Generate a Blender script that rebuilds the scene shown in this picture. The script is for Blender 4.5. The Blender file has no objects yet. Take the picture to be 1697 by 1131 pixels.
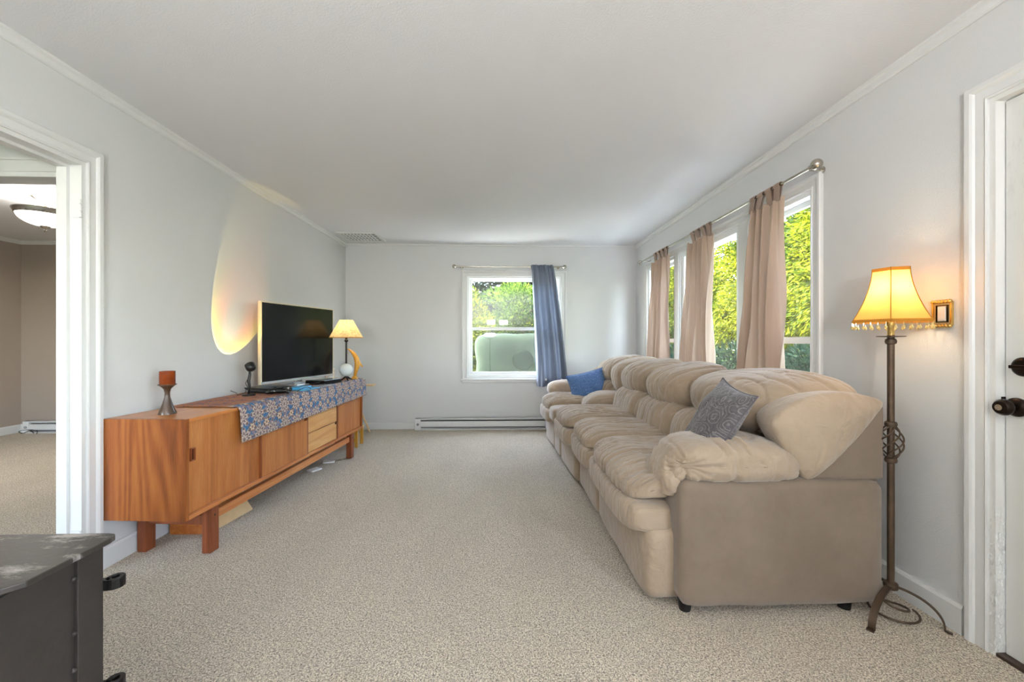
import bpy, bmesh, math, random
import numpy as np
from mathutils import Vector, Matrix, noise
PI = math.pi
S = bpy.context.scene
COL = S.collection
random.seed(7)

# ------------------------------------------------------------------ camera
FPX = 660.0
cam_d = bpy.data.cameras.new('camera'); cam = bpy.data.objects.new('camera', cam_d); COL.objects.link(cam)
cam_d.sensor_width = 36.0; cam_d.lens = FPX / 1697.0 * 36.0
cam_d.clip_start = 0.02; cam_d.clip_end = 300
cam.location = (0, 0, 1.16)
cam.rotation_euler = (PI / 2, 0, -math.atan(20.5 / FPX))
S.camera = cam

# ------------------------------------------------------------------ world, sun, added fill, exposure
SUN_DIR = Vector((-0.74, 0.10, 0.66)).normalized()          # towards the sun
w = bpy.data.worlds.new('sky'); S.world = w; w.use_nodes = True
nt = w.node_tree; nt.nodes.clear()
sky = nt.nodes.new('ShaderNodeTexSky'); sky.sky_type = 'NISHITA'; sky.sun_disc = False
sky.sun_elevation = math.asin(SUN_DIR.z); sky.sun_rotation = math.atan2(SUN_DIR.x, SUN_DIR.y)
bg = nt.nodes.new('ShaderNodeBackground'); bg.inputs[1].default_value = 13.0
wo = nt.nodes.new('ShaderNodeOutputWorld')
haze = nt.nodes.new('ShaderNodeMix'); haze.data_type = 'RGBA'; haze.inputs[0].default_value = .72      # thin bright haze over the blue
haze.inputs[7].default_value = (.65, .615, .575, 1)
nt.links.new(sky.outputs[0], haze.inputs[6]); nt.links.new(haze.outputs[2], bg.inputs[0]); nt.links.new(bg.outputs[0], wo.inputs[0])

def add_light(name, kind, loc, energy, color=(1, 1, 1), rot=None, direction=None, **kw):
    d = bpy.data.lights.new(name, kind); d.energy = energy; d.color = color
    for k, v in kw.items(): setattr(d, k, v)
    o = bpy.data.objects.new(name, d); COL.objects.link(o); o.location = loc
    if direction is not None:
        o.rotation_euler = Vector(direction).to_track_quat('-Z', 'Y').to_euler()
    elif rot: o.rotation_euler = rot
    return o
add_light('sun', 'SUN', (-6, 3, 12), 26.0, (1.0, 0.95, 0.85), direction=-SUN_DIR, angle=0.01)
# added fill lamps at made-up windows, in the right wall behind and the hall
add_light('fill_rear_opening', 'AREA', (2.05, -1.2, 1.43), 20, (1.0, 0.99, 0.98), direction=(-1, 0, 0), shape='RECTANGLE', size=1.4, size_y=1.2)
add_light('fill_hall_opening', 'AREA', (-3.8, -2.62, 1.45), 8, (1.0, 0.985, 0.96), direction=(0, 1, 0), shape='RECTANGLE', size=1.5, size_y=1.5)
# sampling portals in the window openings (they guide sky light, they emit nothing)
for nm, loc, dr, sx_, sy_ in (('portal_right', (2.0, 3.56, 1.385), (-1, 0, 0), 2.6, 1.34), ('portal_end', (.2, 5.46, 1.35), (0, -1, 0), 1.26, 1.35)):
    po = add_light(nm, 'AREA', loc, 1, direction=dr, shape='RECTANGLE', size=sx_, size_y=sy_); po.data.cycles.is_portal = True
# added fill light behind the camera, shining at the ceiling
add_light('fill_uplight', 'AREA', (-.3, -1.7, 1.35), 125, (0.975, 0.985, 0.99), direction=(0, 0.28, 1), shape='DISK', size=.36)

S.view_settings.view_transform = 'Standard'; S.view_settings.look = 'None'
S.view_settings.gamma = 1.0; S.view_settings.use_curve_mapping = False
S.view_settings.exposure = 0.56

# ------------------------------------------------------------------ materials
def lin(h):
    h = h.lstrip('#'); out = []
    for i in (0, 2, 4):
        c = int(h[i:i + 2], 16) / 255; out.append(c / 12.92 if c <= .04045 else ((c + .055) / 1.055) ** 2.4)
    return (*out, 1.0)
class NT:
    """tiny node helper"""
    def __init__(s, name):
        s.m = bpy.data.materials.new(name); s.m.use_nodes = True; s.t = s.m.node_tree
        s.t.nodes.clear(); s.out = s.t.nodes.new('ShaderNodeOutputMaterial')
    def n(s, typ, ins=None, **props):
        k = s.t.nodes.new('ShaderNode' + typ)
        for p, v in props.items(): setattr(k, p, v)
        for i, v in (ins or {}).items():
            if isinstance(v, bpy.types.NodeSocket): s.t.links.new(v, k.inputs[i])
            else: k.inputs[i].default_value = v
        return k
    def math(s, op, a, b=0.0, c=None):
        d = {0: a, 1: b}
        if c is not None: d[2] = c
        return s.n('Math', d, operation=op).outputs[0]
    def mix(s, f, a, b, blend='MIX'):
        return s.n('Mix', {0: f, 6: a, 7: b}, data_type='RGBA', blend_type=blend).outputs[2]
    def ramp(s, f, stops):
        k = s.n('ValToRGB', {0: f}); e = k.color_ramp.elements
        while len(e) < len(stops): e.new(0.5)
        for el, (p, c) in zip(e, stops): el.position = p; el.color = c if len(c) == 4 else (*c, 1)
        return k.outputs[0]
    def coord(s, which='Object', scale=(1, 1, 1), rot=(0, 0, 0), loc=(0, 0, 0)):
        c = s.n('TexCoord').outputs[which]
        return s.n('Mapping', {0: c, 1: loc, 2: rot, 3: scale}).outputs[0]
    def noise(s, vec, scale, detail=3, rough=.5, dist=0.0):
        return s.n('TexNoise', {'Vector': vec, 'Scale': scale, 'Detail': detail, 'Roughness': rough, 'Distortion': dist}).outputs[0]
    def bump(s, h, strength, dist=.01, prev=None):
        d = {'Strength': strength, 'Distance': dist, 'Height': h}
        if prev is not None: d['Normal'] = prev
        return s.n('Bump', d).outputs[0]
    def bsdf(s, col, rough=.5, metal=0.0, normal=None, **kw):
        d = {'Base Color': col, 'Roughness': rough, 'Metallic': metal}
        if normal is not None: d['Normal'] = normal
        for k, v in kw.items(): d[k.replace('_', ' ')] = v
        b = s.n('BsdfPrincipled', d); s.t.links.new(b.outputs[0], s.out.inputs[0]); return b
    def surf(s, sock): s.t.links.new(sock, s.out.inputs[0])

def plain(name, hexc, rough=.5, metal=0.0, var=.12, vscale=6.0, bscale=0, bstr=.1, **kw):
    k = NT(name); c = lin(hexc); co = k.coord()
    f = k.noise(co, vscale, 4)
    col = k.mix(f, tuple(x * (1 - var) for x in c[:3]) + (1,), tuple(min(1, x * (1 + var)) for x in c[:3]) + (1,))
    nm = None
    if bscale: nm = k.bump(k.noise(co, bscale, 3), bstr, .004)
    k.bsdf(col, rough, metal, nm, **kw); return k.m

M = {}
M['wall'] = plain('wall_paint', '#d0d0cf', .55, var=.012, vscale=1.5, bscale=170, bstr=.22)
M['ceiling'] = plain('ceiling_paint', '#dcdcdd', .7, var=.012, vscale=1.2, bscale=140, bstr=.25)
M['trim'] = plain('trim_paint', '#d8d8d6', .35, var=.02, vscale=4, bscale=40, bstr=.04)
M['vinyl'] = plain('vinyl_frame', '#eef0ef', .3, var=.01, vscale=3)
M['taupe'] = plain('taupe_paint', '#a5988d', .6, var=.03, vscale=2, bscale=150, bstr=.15)
M['heater'] = plain('heater_enamel', '#d9dad9', .35, var=.02)
M['dark_metal'] = plain('dark_metal', '#2c2a29', .4, .8, var=.25, vscale=30)
M['black'] = plain('black_plastic', '#101112', .3, var=.2)
M['gloss_black'] = plain('gloss_black', '#08090a', .12, var=.2)
M['nickel'] = plain('brushed_nickel', '#b9b3a8', .25, 1.0, var=.06, vscale=40)
M['bronze'] = plain('bronze_finish', '#2f2621', .28, .9, var=.2, vscale=25)
M['iron'] = plain('rusty_iron', '#5a4a3c', .5, .7, var=.35, vscale=35, bscale=120, bstr=.15)
M['silver'] = plain('silver_plastic', '#c8ccd0', .25, .6, var=.04)
M['tv_side'] = plain('tv_edge', '#d9ccb0', .35, .4, var=.04)
M['blue'] = plain('bright_blue_plastic', '#4fa4cf', .3, var=.08, vscale=12)
M['paper'] = plain('white_paper', '#e9e9e6', .8, var=.03)
M['beige_plastic'] = plain('beige_plastic', '#cfc7b6', .5, var=.04)
M['birch'] = plain('pale_wood', '#d9b98a', .45, var=.14, vscale=14)
M['threshold'] = plain('dark_threshold', '#3a2a20', .5, var=.2, vscale=20)
M['gold'] = plain('gilt_metal', '#dcbc74', .25, 1.0, var=.2, vscale=40)
M['rubber'] = plain('black_feet', '#0b0a0a', .6, var=.2)

def carpet():
    k = NT('carpet'); co = k.coord()
    g = k.noise(co, 150, 4, .75); g2 = k.noise(co, 330, 2, .6)
    f = k.math('MULTIPLY_ADD', g2, .45, k.math('MULTIPLY', g, .55))
    col = k.ramp(f, [(.41, lin('#40352a')), (.465, lin('#9c8d76')), (.52, lin('#d6c7ae')), (.595, lin('#faeed6'))])
    big = k.noise(k.coord(scale=(1.0, .45, 1)), 2.6, 5, .6)
    col = k.mix(k.math('MULTIPLY', k.ramp(big, [(.35, (0, 0, 0)), (.65, (1, 1, 1))]), .22), col, lin('#8a7d6d'))
    h = k.math('ADD', k.noise(co, 120, 3, .7), k.math('MULTIPLY', big, .6))
    k.bsdf(col, .95, 0, k.bump(h, .75, .02), Sheen_Weight=.25, Sheen_Roughness=.6)
    return k.m
M['carpet'] = carpet()

def wood(name, dark, mid, light, axis='Z', scale=1.0, rough=.35, cathedral=.0):
    k = NT(name)
    sc = {'X': (.35, 5, 5), 'Y': (5, .35, 5), 'Z': (5, 5, .35)}[axis]
    co = k.coord(scale=sc)
    a = k.noise(co, 2.2 * scale, 6, .62, .8)
    b = k.noise(k.coord(scale=tuple(v * 6 for v in sc)), 6 * scale, 3, .5)
    if cathedral:                                   # contour bands of a stretched smooth noise
        sm = k.noise(k.coord(scale=tuple(v * .5 for v in sc)), 1.6 * scale, 1, .4, .3)
        wv = k.math('MULTIPLY_ADD', k.math('SINE', k.math('MULTIPLY', sm, 120.0)), .5, .5)
        a = k.math('ADD', k.math('MULTIPLY', a, 1 - cathedral), k.math('MULTIPLY', wv, cathedral))
    f = k.math('ADD', k.math('MULTIPLY', a, .8), k.math('MULTIPLY', b, .2))
    col = k.ramp(f, [(.28, lin(dark)), (.5, lin(mid)), (.72, lin(light))])
    k.bsdf(col, rough, 0, k.bump(b, .05, .002)); return k.m
M['teak'] = wood('teak', '#8e4e24', '#b06c36', '#c68a52', 'Z', 1.4, .32, .0)
M['teak_end'] = wood('teak_end_panel', '#5f2c0e', '#8e4e20', '#a66730', 'Z', 1.0, .32, .22)
M['teak_top'] = wood('teak_top', '#a5632f', '#c07c40', '#d09553', 'Y', 1.2, .28)
M['teak_rail'] = wood('teak_rail', '#9a5426', '#bd7742', '#d49a66', 'Y', 1.5, .35)
M['teak_light'] = wood('pale_teak', '#b98048', '#cf9a5e', '#deb07a', 'Y', 1.6, .35)
M['teak_leg'] = wood('dark_teak_leg', '#5c2a14', '#7d4022', '#965434', 'Z', 1.6, .35)
M['walnut'] = wood('walnut', '#2a1e16', '#463426', '#604a38', 'Z', 2.0, .3)
M['sculpt'] = wood('carved_wood', '#a06a20', '#cf9636', '#e2b45c', 'Z', 2.5, .3)
M['board'] = wood('raw_board', '#9a4f1e', '#b7672e', '#c8803f', 'Y', 2, .4)

def fabric(name, hexc, hex2, rough=.9, sheen=.35, wscale=(4, 4, 4), wstr=.25, stain=.0):
    k = NT(name); co = k.coord()
    f = k.noise(co, 3.5, 5, .6)
    col = k.mix(k.ramp(f, [(.3, (0, 0, 0)), (.7, (1, 1, 1))]), lin(hexc), lin(hex2))
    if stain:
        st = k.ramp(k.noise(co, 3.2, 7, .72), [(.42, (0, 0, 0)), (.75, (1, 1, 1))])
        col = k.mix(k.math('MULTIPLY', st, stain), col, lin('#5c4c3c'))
    wr = k.noise(k.coord(scale=wscale), 3.0, 3, .55, .4)
    nm = k.bump(wr, wstr, .03)
    nm = k.bump(k.noise(co, 420, 2), .08, .002, nm)
    k.bsdf(col, rough, 0, nm, Sheen_Weight=sheen, Sheen_Roughness=.5); return k.m
SOFA_A, SOFA_B = '#97846f', '#a7947e'
M['sofa'] = fabric('beige_microfibre', SOFA_A, SOFA_B, wscale=(5, 5, 5), wstr=.35)
M['sofa_x'] = fabric('beige_microfibre_seat', SOFA_A, SOFA_B, wscale=(1.0, 13, 2), wstr=.7)
M['sofa_z'] = fabric('beige_microfibre_back', SOFA_A, SOFA_B, wscale=(2, 11, 1.2), wstr=.55)
M['sofa_shaded'] = fabric('beige_microfibre_shaded', '#7f6f5e', '#756555', wstr=.06, stain=.4)  # same fabric with side shade painted into its colour; the stains are its own
M['curtain_tan'] = fabric('tan_curtain_cloth', '#b59a86', '#c4aa96', wscale=(10, 10, .6), wstr=.12, sheen=.1)
def curtain_mat(name, a, b, trans):
    k = NT(name); co = k.coord()
    col = k.mix(k.noise(k.coord(scale=(14, 14, .4)), 2, 3), lin(a), lin(b))
    nm = k.bump(k.noise(co, 500, 2), .06, .002)
    d = k.n('BsdfPrincipled', {'Base Color': col, 'Roughness': .8, 'Normal': nm, 'Sheen Weight': .2})
    t = k.n('BsdfTranslucent', {'Color': col})
    k.surf(k.n('MixShader', {0: trans, 1: d.outputs[0], 2: t.outputs[0]}).outputs[0]); return k.m
M['curtain_tan'] = curtain_mat('tan_curtain_cloth', '#a08878', '#b49c8a', .22)
M['curtain_blue'] = curtain_mat('blue_satin_curtain', '#666e7e', '#7b8494', .15)

def pillow_mat(name, base, line, glow, scale):
    k = NT(name); co = k.coord('UV', (scale, scale, 1))
    wv = k.noise(co, 1.6, 2, .5)
    v = k.n('TexVoronoi', {'Vector': co, 'Scale': 1.6, 'Randomness': .85}, feature='F1').outputs[0]
    rings = k.math('SINE', k.math('MULTIPLY', k.math('ADD', v, k.math('MULTIPLY', wv, .55)), 34.0))
    m = k.ramp(rings, [(.62, (0, 0, 0)), (.9, (1, 1, 1))])
    n2 = k.ramp(k.noise(co, 9, 4, .7), [(.4, (0, 0, 0)), (.65, (1, 1, 1))])
    col = k.mix(k.math('MULTIPLY', m, .6), k.mix(n2, lin(base), lin(glow)), lin(line))
    k.bsdf(col, .85, 0, k.bump(k.noise(co, 14, 4), .35, .01), Sheen_Weight=.3); return k.m
M['pillow_grey'] = pillow_mat('grey_paisley_velvet', '#4a474a', '#8d8683', '#5f5a5c', 4)
M['pillow_blue'] = pillow_mat('blue_damask', '#3f5f8c', '#7d9cc4', '#4f74a8', 5)

def runner_mat():
    k = NT('brocade_runner'); uv = k.n('TexCoord').outputs['UV']
    sx = k.n('SeparateXYZ', {0: uv})
    def flowers(scale, r0, amp, pet, rnd, off):
        co = k.n('Mapping', {0: uv, 1: off, 3: (scale, scale, 1)}).outputs[0]
        v = k.n('TexVoronoi', {'Vector': co, 'Scale': 1.0, 'Randomness': rnd}, voronoi_dimensions='2D', feature='F1')
        d = k.n('VectorMath', {0: co, 1: v.outputs['Position']}, operation='SUBTRACT').outputs[0]
        q = k.n('SeparateXYZ', {0: d})
        ang = k.math('ARCTAN2', q.outputs[1], q.outputs[0])
        dist = v.outputs['Distance']
        edge = k.math('MULTIPLY_ADD', k.math('ABSOLUTE', k.math('COSINE', k.math('MULTIPLY', ang, pet / 2))), amp, r0)
        rel = k.math('DIVIDE', dist, edge)
        return k.math('LESS_THAN', rel, 1.0), rel, k.math('COSINE', k.math('MULTIPLY', ang, pet * 2))
    m1, rel1, a1 = flowers(7.0, .30, .22, 8, .15, (0, 0, 0))
    m2, rel2, a2 = flowers(7.0, .10, .12, 6, .2, (.5, .5, 0))
    m3, rel3, a3 = flowers(22.0, .2, .22, 5, .7, (.3, .1, 0))
    petal = k.mix(k.math('GREATER_THAN', k.math('ADD', k.math('SINE', k.math('MULTIPLY', rel1, 16)), k.math('MULTIPLY', a1, .8)), .1), lin('#b8a698'), lin('#66565c'))
    petal2 = k.mix(k.math('GREATER_THAN', k.math('SINE', k.math('MULTIPLY', rel2, 9)), .2), lin('#cbb8a0'), lin('#7a5a48'))
    ground = k.mix(k.noise(uv, 14, 3), lin('#404a70'), lin('#24739c'))
    col = k.mix(m3, ground, lin('#7f7280'))
    col = k.mix(m1, col, petal); col = k.mix(m2, col, petal2)
    rust = k.mix(k.math('GREATER_THAN', k.noise(uv, 60, 3), .5), lin('#9a5a34'), lin('#5c5064'))
    rust = k.mix(k.math('MULTIPLY', m1, .6), rust, lin('#a87048'))
    top = k.ramp(sx.outputs[1], [(.235, (0, 0, 0)), (.275, (1, 1, 1))])
    col = k.mix(top, col, rust)
    k.bsdf(col, .85, 0, k.bump(k.noise(uv, 220, 2), .15, .003)); return k.m
M['runner'] = runner_mat()

def glass_pane(name, film=0.0, filmcol='#9aa79a'):
    k = NT(name)
    t = k.n('BsdfTransparent', {0: (.97, .985, .975, 1)})
    g = k.n('BsdfGlossy', {'Color': (1, 1, 1, 1), 'Roughness': .02})
    sh = k.n('MixShader', {0: .06, 1: t.outputs[0], 2: g.outputs[0]}).outputs[0]
    if film:
        co = k.coord()
        f = k.math('MULTIPLY', k.ramp(k.noise(co, 5, 5, .6), [(.2, (.55, .55, .55)), (.8, (1, 1, 1))]), film)
        d = k.n('BsdfTranslucent', {0: lin(filmcol)}); d2 = k.n('BsdfDiffuse', {0: lin(filmcol)})
        dm = k.n('MixShader', {0: .5, 1: d.outputs[0], 2: d2.outputs[0]})
        sh = k.n('MixShader', {0: f, 1: sh, 2: dm.outputs[0]}).outputs[0]
    k.surf(sh); return k.m
M['glass'] = glass_pane('window_glass')
M['glass_dirty'] = glass_pane('misted_window_glass', .05, '#6f776c')
def amber():
    k = NT('amber_glass')
    k.bsdf(k.mix(k.noise(k.coord(), 30, 3), lin('#9a4416'), lin('#6e2c10')), .12, 0, None, Transmission_Weight=.25); return k.m
M['amber'] = amber()
M['wax'] = plain('candle_wax', '#d9a05c', .5, var=.08)
def marble():
    k = NT('pale_glazed_ball'); k.bsdf(k.mix(k.noise(k.coord(), 12, 5), lin('#b9c6c8'), lin('#dfe6e4')), .2); return k.m
M['marble'] = marble()
M['crystal'] = plain('crystal_drop', '#f1dfa0', .08, var=.05, Transmission_Weight=.6)

def shade_mat(name, a, b, trans=.6, vein=0.0):
    k = NT(name); co = k.coord()
    col = k.mix(k.noise(co, 40, 3), lin(a), lin(b))
    if vein: col = k.mix(k.math('MULTIPLY', k.ramp(k.noise(co, 26, 6, .75, 1.0), [(.48, (0, 0, 0)), (.6, (1, 1, 1))]), vein), col, lin('#a8864c'))
    d = k.n('BsdfDiffuse', {0: col}); t = k.n('BsdfTranslucent', {0: col})
    k.surf(k.n('MixShader', {0: trans, 1: d.outputs[0], 2: t.outputs[0]}).outputs[0]); return k.m
M['shade_gold'] = shade_mat('gold_silk_shade', '#edb860', '#f1c270', .6)
M['shade_band'] = shade_mat('gold_shade_band', '#c08a3c', '#b37d30', .25)
M['shade_parch'] = shade_mat('parchment_shade', '#f3dca6', '#f8e6b8', .6, .5)
def emit(name, col, st):
    k = NT(name); k.surf(k.n('Emission', {0: col, 1: st}).outputs[0]); return k.m
M['bulb'] = emit('warm_bulb', (1, .72, .36, 1), 14.0)
def bowl():
    k = NT('lit_frosted_bowl'); e = k.n('Emission', {0: (1, .97, .92, 1), 1: 2.2}); d = k.n('BsdfPrincipled', {'Base Color': (.9, .9, .88, 1), 'Roughness': .3})
    k.surf(k.n('AddShader', {0: e.outputs[0], 1: d.outputs[0]}).outputs[0]); return k.m
M['bowl'] = bowl()
def screen():
    k = NT('dark_screen'); k.bsdf(lin('#0d0d0e'), .22, 0, None, Specular_IOR_Level=.25); return k.m
M['screen'] = screen()
def stove_mat(top):
    k = NT('stove_top_steel' if top else 'stove_steel'); co = k.coord()
    f = k.noise(co, 9, 6, .7)
    col = k.mix(f, lin('#2c2825'), lin('#443d38'))
    nm = k.bump(k.noise(co, 60, 5), .2, .004)
    if top:
        m = k.ramp(k.noise(k.coord(scale=(3, 9, 3)), 2.2, 6, .75), [(.54, (0, 0, 0)), (.66, (1, 1, 1))])
        col = k.mix(k.math('MULTIPLY', m, .8), col, lin('#aaa49f')); nm = k.bump(m, .3, .002, nm)
    k.bsdf(col, .5, .35, nm); return k.m
M['stove'] = stove_mat(False); M['stove_top'] = stove_mat(True)
def worn_trim():
    k = NT('worn_trim_paint'); co = k.coord()
    z = k.n('SeparateXYZ', {0: k.coord()}).outputs[2]
    m = k.math('MULTIPLY', k.ramp(k.noise(k.coord(scale=(1, 1, .5)), 70, 4, .7), [(.52, (0, 0, 0)), (.56, (1, 1, 1))]), k.ramp(z, [(.05, (1, 1, 1)), (.5, (.8, .8, .8)), (.56, (0, 0, 0))]))
    k.bsdf(k.mix(m, lin('#dddcd8'), lin('#f1f1ee')), .4, 0, k.bump(m, .8, .004)); return k.m
M['worn_trim'] = worn_trim()
def door_mat():
    k = NT('door_paint'); co = k.coord()
    m = k.math('MULTIPLY', k.ramp(k.noise(k.coord(scale=(1, 1, .35)), 14, 6, .75), [(.58, (0, 0, 0)), (.72, (1, 1, 1))]), .35)
    k.bsdf(k.mix(m, lin('#d6d5d0'), lin('#a8a49b')), .45); return k.m
M['door'] = door_mat()
def leafmat(name, c1, c2, c3, trans=.45):
    k = NT(name)
    r = k.n('NewGeometry').outputs['Random Per Island']
    big = k.noise(k.coord(), 1.3, 3)
    f = k.math('ADD', k.math('MULTIPLY', r, .65), k.math('MULTIPLY_ADD', big, 1.1, -.35))
    col = k.ramp(f, [(.2, lin(c1)), (.5, lin(c2)), (.85, lin(c3))])
    d = k.n('BsdfPrincipled', {'Base Color': col, 'Roughness': .6, 'Specular IOR Level': .08}); t = k.n('BsdfTranslucent', {0: col})
    k.surf(k.n('MixShader', {0: trans, 1: d.outputs[0], 2: t.outputs[0]}).outputs[0]); return k.m
M['leaf_yellow'] = leafmat('yellow_green_sprays', '#18260a', '#465410', '#8c8c1e', .3)
M['leaf_green'] = leafmat('mid_green_leaves', '#16280a', '#365014', '#6a7a26', .3)
M['leaf_dark'] = leafmat('dark_green_leaves', '#08120a', '#0f1d0e', '#1b2e14', .25)
M['leaf_blue'] = leafmat('blue_green_needles', '#0a1812', '#11231a', '#203629', .25)
M['bark'] = plain('bark', '#5a4636', .9, var=.3, vscale=18, bscale=30, bstr=.6)
M['concrete'] = plain('pale_concrete', '#e6e3dc', .9, var=.1, vscale=6, bscale=50, bstr=.2)
M['grass'] = plain('lawn', '#3e5222', .95, var=.3, vscale=9, bscale=80, bstr=.5, Specular_IOR_Level=.05)
M['tarp'] = plain('mossy_tarp', '#30382d', .9, var=.85, vscale=2.6, bscale=20, bstr=.3, Specular_IOR_Level=.03)
M['tarp_dark'] = plain('dark_tyre', '#20271f', .9, var=.4, Specular_IOR_Level=.03)
M['van'] = plain('pale_van_paint', '#8d9aa0', .3, .2, var=.03)
M['van_glass'] = plain('van_window', '#c8dcec', .08, var=.03)

# ------------------------------------------------------------------ geometry helpers
class MB:
    def __init__(s): s.v = []; s.f = []; s.uv = None
    def add(s, vs, fs):
        b = len(s.v); s.v += [tuple(p) for p in vs]; s.f += [tuple(i + b for i in f) for f in fs]; return s
    def box(s, x0, x1, y0, y1, z0, z1):
        return s.add([(x0, y0, z0), (x1, y0, z0), (x1, y1, z0), (x0, y1, z0), (x0, y0, z1), (x1, y0, z1), (x1, y1, z1), (x0, y1, z1)],
                     [(0, 3, 2, 1), (4, 5, 6, 7), (0, 1, 5, 4), (1, 2, 6, 5), (2, 3, 7, 6), (3, 0, 4, 7)])
    def prism(s, poly, axis, a0, a1):
        """polygon in the other two axes (in xyz order) extruded along axis"""
        def P(p, a):
            return {'x': (a, p[0], p[1]), 'y': (p[0], a, p[1]), 'z': (p[0], p[1], a)}[axis]
        n = len(poly)
        return s.add([P(p, a0) for p in poly] + [P(p, a1) for p in poly],
                     [tuple(range(n))[::-1], tuple(range(n, 2 * n))] + [(i, (i + 1) % n, n + (i + 1) % n, n + i) for i in range(n)])
    def tube(s, path, r, seg=10, caps=True):
        path = [Vector(p) for p in path]; n = len(path)
        rr = r if isinstance(r, (list, tuple)) else [r] * n
        vs = []; up = None
        for i, p in enumerate(path):
            t = (path[min(i + 1, n - 1)] - path[max(i - 1, 0)]).normalized()
            if up is None:
                up = Vector((0, 0, 1)) if abs(t.z) < .9 else Vector((1, 0, 0))
            a = t.cross(up).normalized(); up = a.cross(t).normalized()
            for k in range(seg):
                q = 2 * PI * k / seg; vs.append(p + (a * math.cos(q) + up * math.sin(q)) * rr[i])
        fs = [(i * seg + k, i * seg + (k + 1) % seg, (i + 1) * seg + (k + 1) % seg, (i + 1) * seg + k) for i in range(n - 1) for k in range(seg)]
        if caps: fs += [tuple(range(seg))[::-1], tuple(range((n - 1) * seg, n * seg))]
        return s.add(vs, fs)
    def ribbon(s, path, wv, t):
        """flat bar: rectangle cross-section (wide vector wv, thickness t) along a path"""
        path = [Vector(p) for p in path]; n = len(path); wv = Vector(wv); vs = []
        for i, p in enumerate(path):
            d = (path[min(i + 1, n - 1)] - path[max(i - 1, 0)]).normalized(); nn = d.cross(wv).normalized() * t / 2
            vs += [p + wv / 2 + nn, p - wv / 2 + nn, p - wv / 2 - nn, p + wv / 2 - nn]
        fs = [(i * 4 + k, i * 4 + (k + 1) % 4, i * 4 + 4 + (k + 1) % 4, i * 4 + 4 + k) for i in range(n - 1) for k in range(4)]
        fs += [(3, 2, 1, 0), tuple(range((n - 1) * 4, n * 4))]
        return s.add(vs, fs)
    def lathe(s, c, prof, seg=24, caps=True, axis=None):
        """prof: (radius, height) pairs"""
        vs = []; c = Vector(c); R = Matrix.Identity(3) if axis is None else Vector(axis).to_track_quat('Z', 'Y').to_matrix()
        for r, h in prof:
            for k in range(seg):
                q = 2 * PI * k / seg; vs.append(c + R @ Vector((r * math.cos(q), r * math.sin(q), h)))
        n = len(prof)
        fs = [(i * seg + k, i * seg + (k + 1) % seg, (i + 1) * seg + (k + 1) % seg, (i + 1) * seg + k) for i in range(n - 1) for k in range(seg)]
        if caps:
            if prof[0][0] > 1e-6: fs.append(tuple(range(seg))[::-1])
            if prof[-1][0] > 1e-6: fs.append(tuple(range((n - 1) * seg, n * seg)))
        return s.add(vs, fs)
    def sphere(s, c, r, seg=16, rings=10, sq=(1, 1, 1)):
        vs = []; c = Vector(c)
        for i in range(rings + 1):
            th = PI * i / rings
            for k in range(seg):
                q = 2 * PI * k / seg
                vs.append(c + Vector((math.sin(th) * math.cos(q) * sq[0], math.sin(th) * math.sin(q) * sq[1], -math.cos(th) * sq[2])) * r)
        fs = [(i * seg + k, i * seg + (k + 1) % seg, (i + 1) * seg + (k + 1) % seg, (i + 1) * seg + k) for i in range(rings) for k in range(seg)]
        return s.add(vs, fs)
    def grid(s, fn, nu, nv, closed_u=False):
        vs = [fn(i / nu, j / nv) for j in range(nv + 1) for i in range(nu + 1)]
        fs = [(j * (nu + 1) + i, j * (nu + 1) + i + 1, (j + 1) * (nu + 1) + i + 1, (j + 1) * (nu + 1) + i) for j in range(nv) for i in range(nu)]
        if s.uv is None and not s.v: s.uv = [(i / nu, j / nv) for j in range(nv + 1) for i in range(nu + 1)]
        return s.add(vs, fs)
    def superbox(s, c, half, p=4.0, n=22, deform=None, rot=None):
        """overstuffed rounded block; deform(point_local, dir) -> point_local"""
        c = Vector(c); keep = {}; vs = []; fs = []
        R = rot.to_matrix() if rot is not None else None
        ax = [(0, 1, 2), (1, 2, 0), (2, 0, 1)]
        def vid(d):
            key = tuple(round(x * 1e4) for x in d)
            if key in keep: return keep[key]
            ln = (abs(d[0]) ** p + abs(d[1]) ** p + abs(d[2]) ** p) ** (1 / p)
            q = Vector((d[0] / ln * half[0], d[1] / ln * half[1], d[2] / ln * half[2]))
            if deform: q = deform(q, Vector((d[0] / ln, d[1] / ln, d[2] / ln)))
            if R: q = R @ q
            keep[key] = len(vs); vs.append(q + c); return keep[key]
        for a, b, e in ax:
            for sg in (-1, 1):
                g = []
                for j in range(n + 1):
                    row = []
                    for i in range(n + 1):
                        d = [0, 0, 0]; d[a] = sg; d[b] = math.tan((i / n * 2 - 1) * PI / 4); d[e] = math.tan((j / n * 2 - 1) * PI / 4)
                        row.append(vid(d))
                    g.append(row)
                for j in range(n):
                    for i in range(n):
                        q = (g[j][i], g[j][i + 1], g[j + 1][i + 1], g[j + 1][i])
                        fs.append(q if sg > 0 else q[::-1])
        return s.add(vs, fs)
    def build(s, name, mat, parent=None, smooth=False, bevel=0, segs=2, kind=None, label=None, **tags):
        me = bpy.data.meshes.new(name)
        if parent is not None:
            mw = WM[parent.name]; inv = mw.inverted(); off = None
            vs = [tuple(inv @ Vector(p)) for p in s.v]; o_m = mw
        else:
            a = np.array(s.v); lo, hi = a.min(0), a.max(0)
            org = Vector(((lo[0] + hi[0]) / 2, (lo[1] + hi[1]) / 2, lo[2])); o_m = Matrix.Translation(org)
            vs = [tuple(Vector(p) - org) for p in s.v]
        me.from_pydata(vs, [], s.f)
        if s.uv is not None and len(s.uv) == len(vs):
            ul = me.uv_layers.new(name='UVMap')
            for lp in me.loops: ul.data[lp.index].uv = s.uv[lp.vertex_index]
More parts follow.
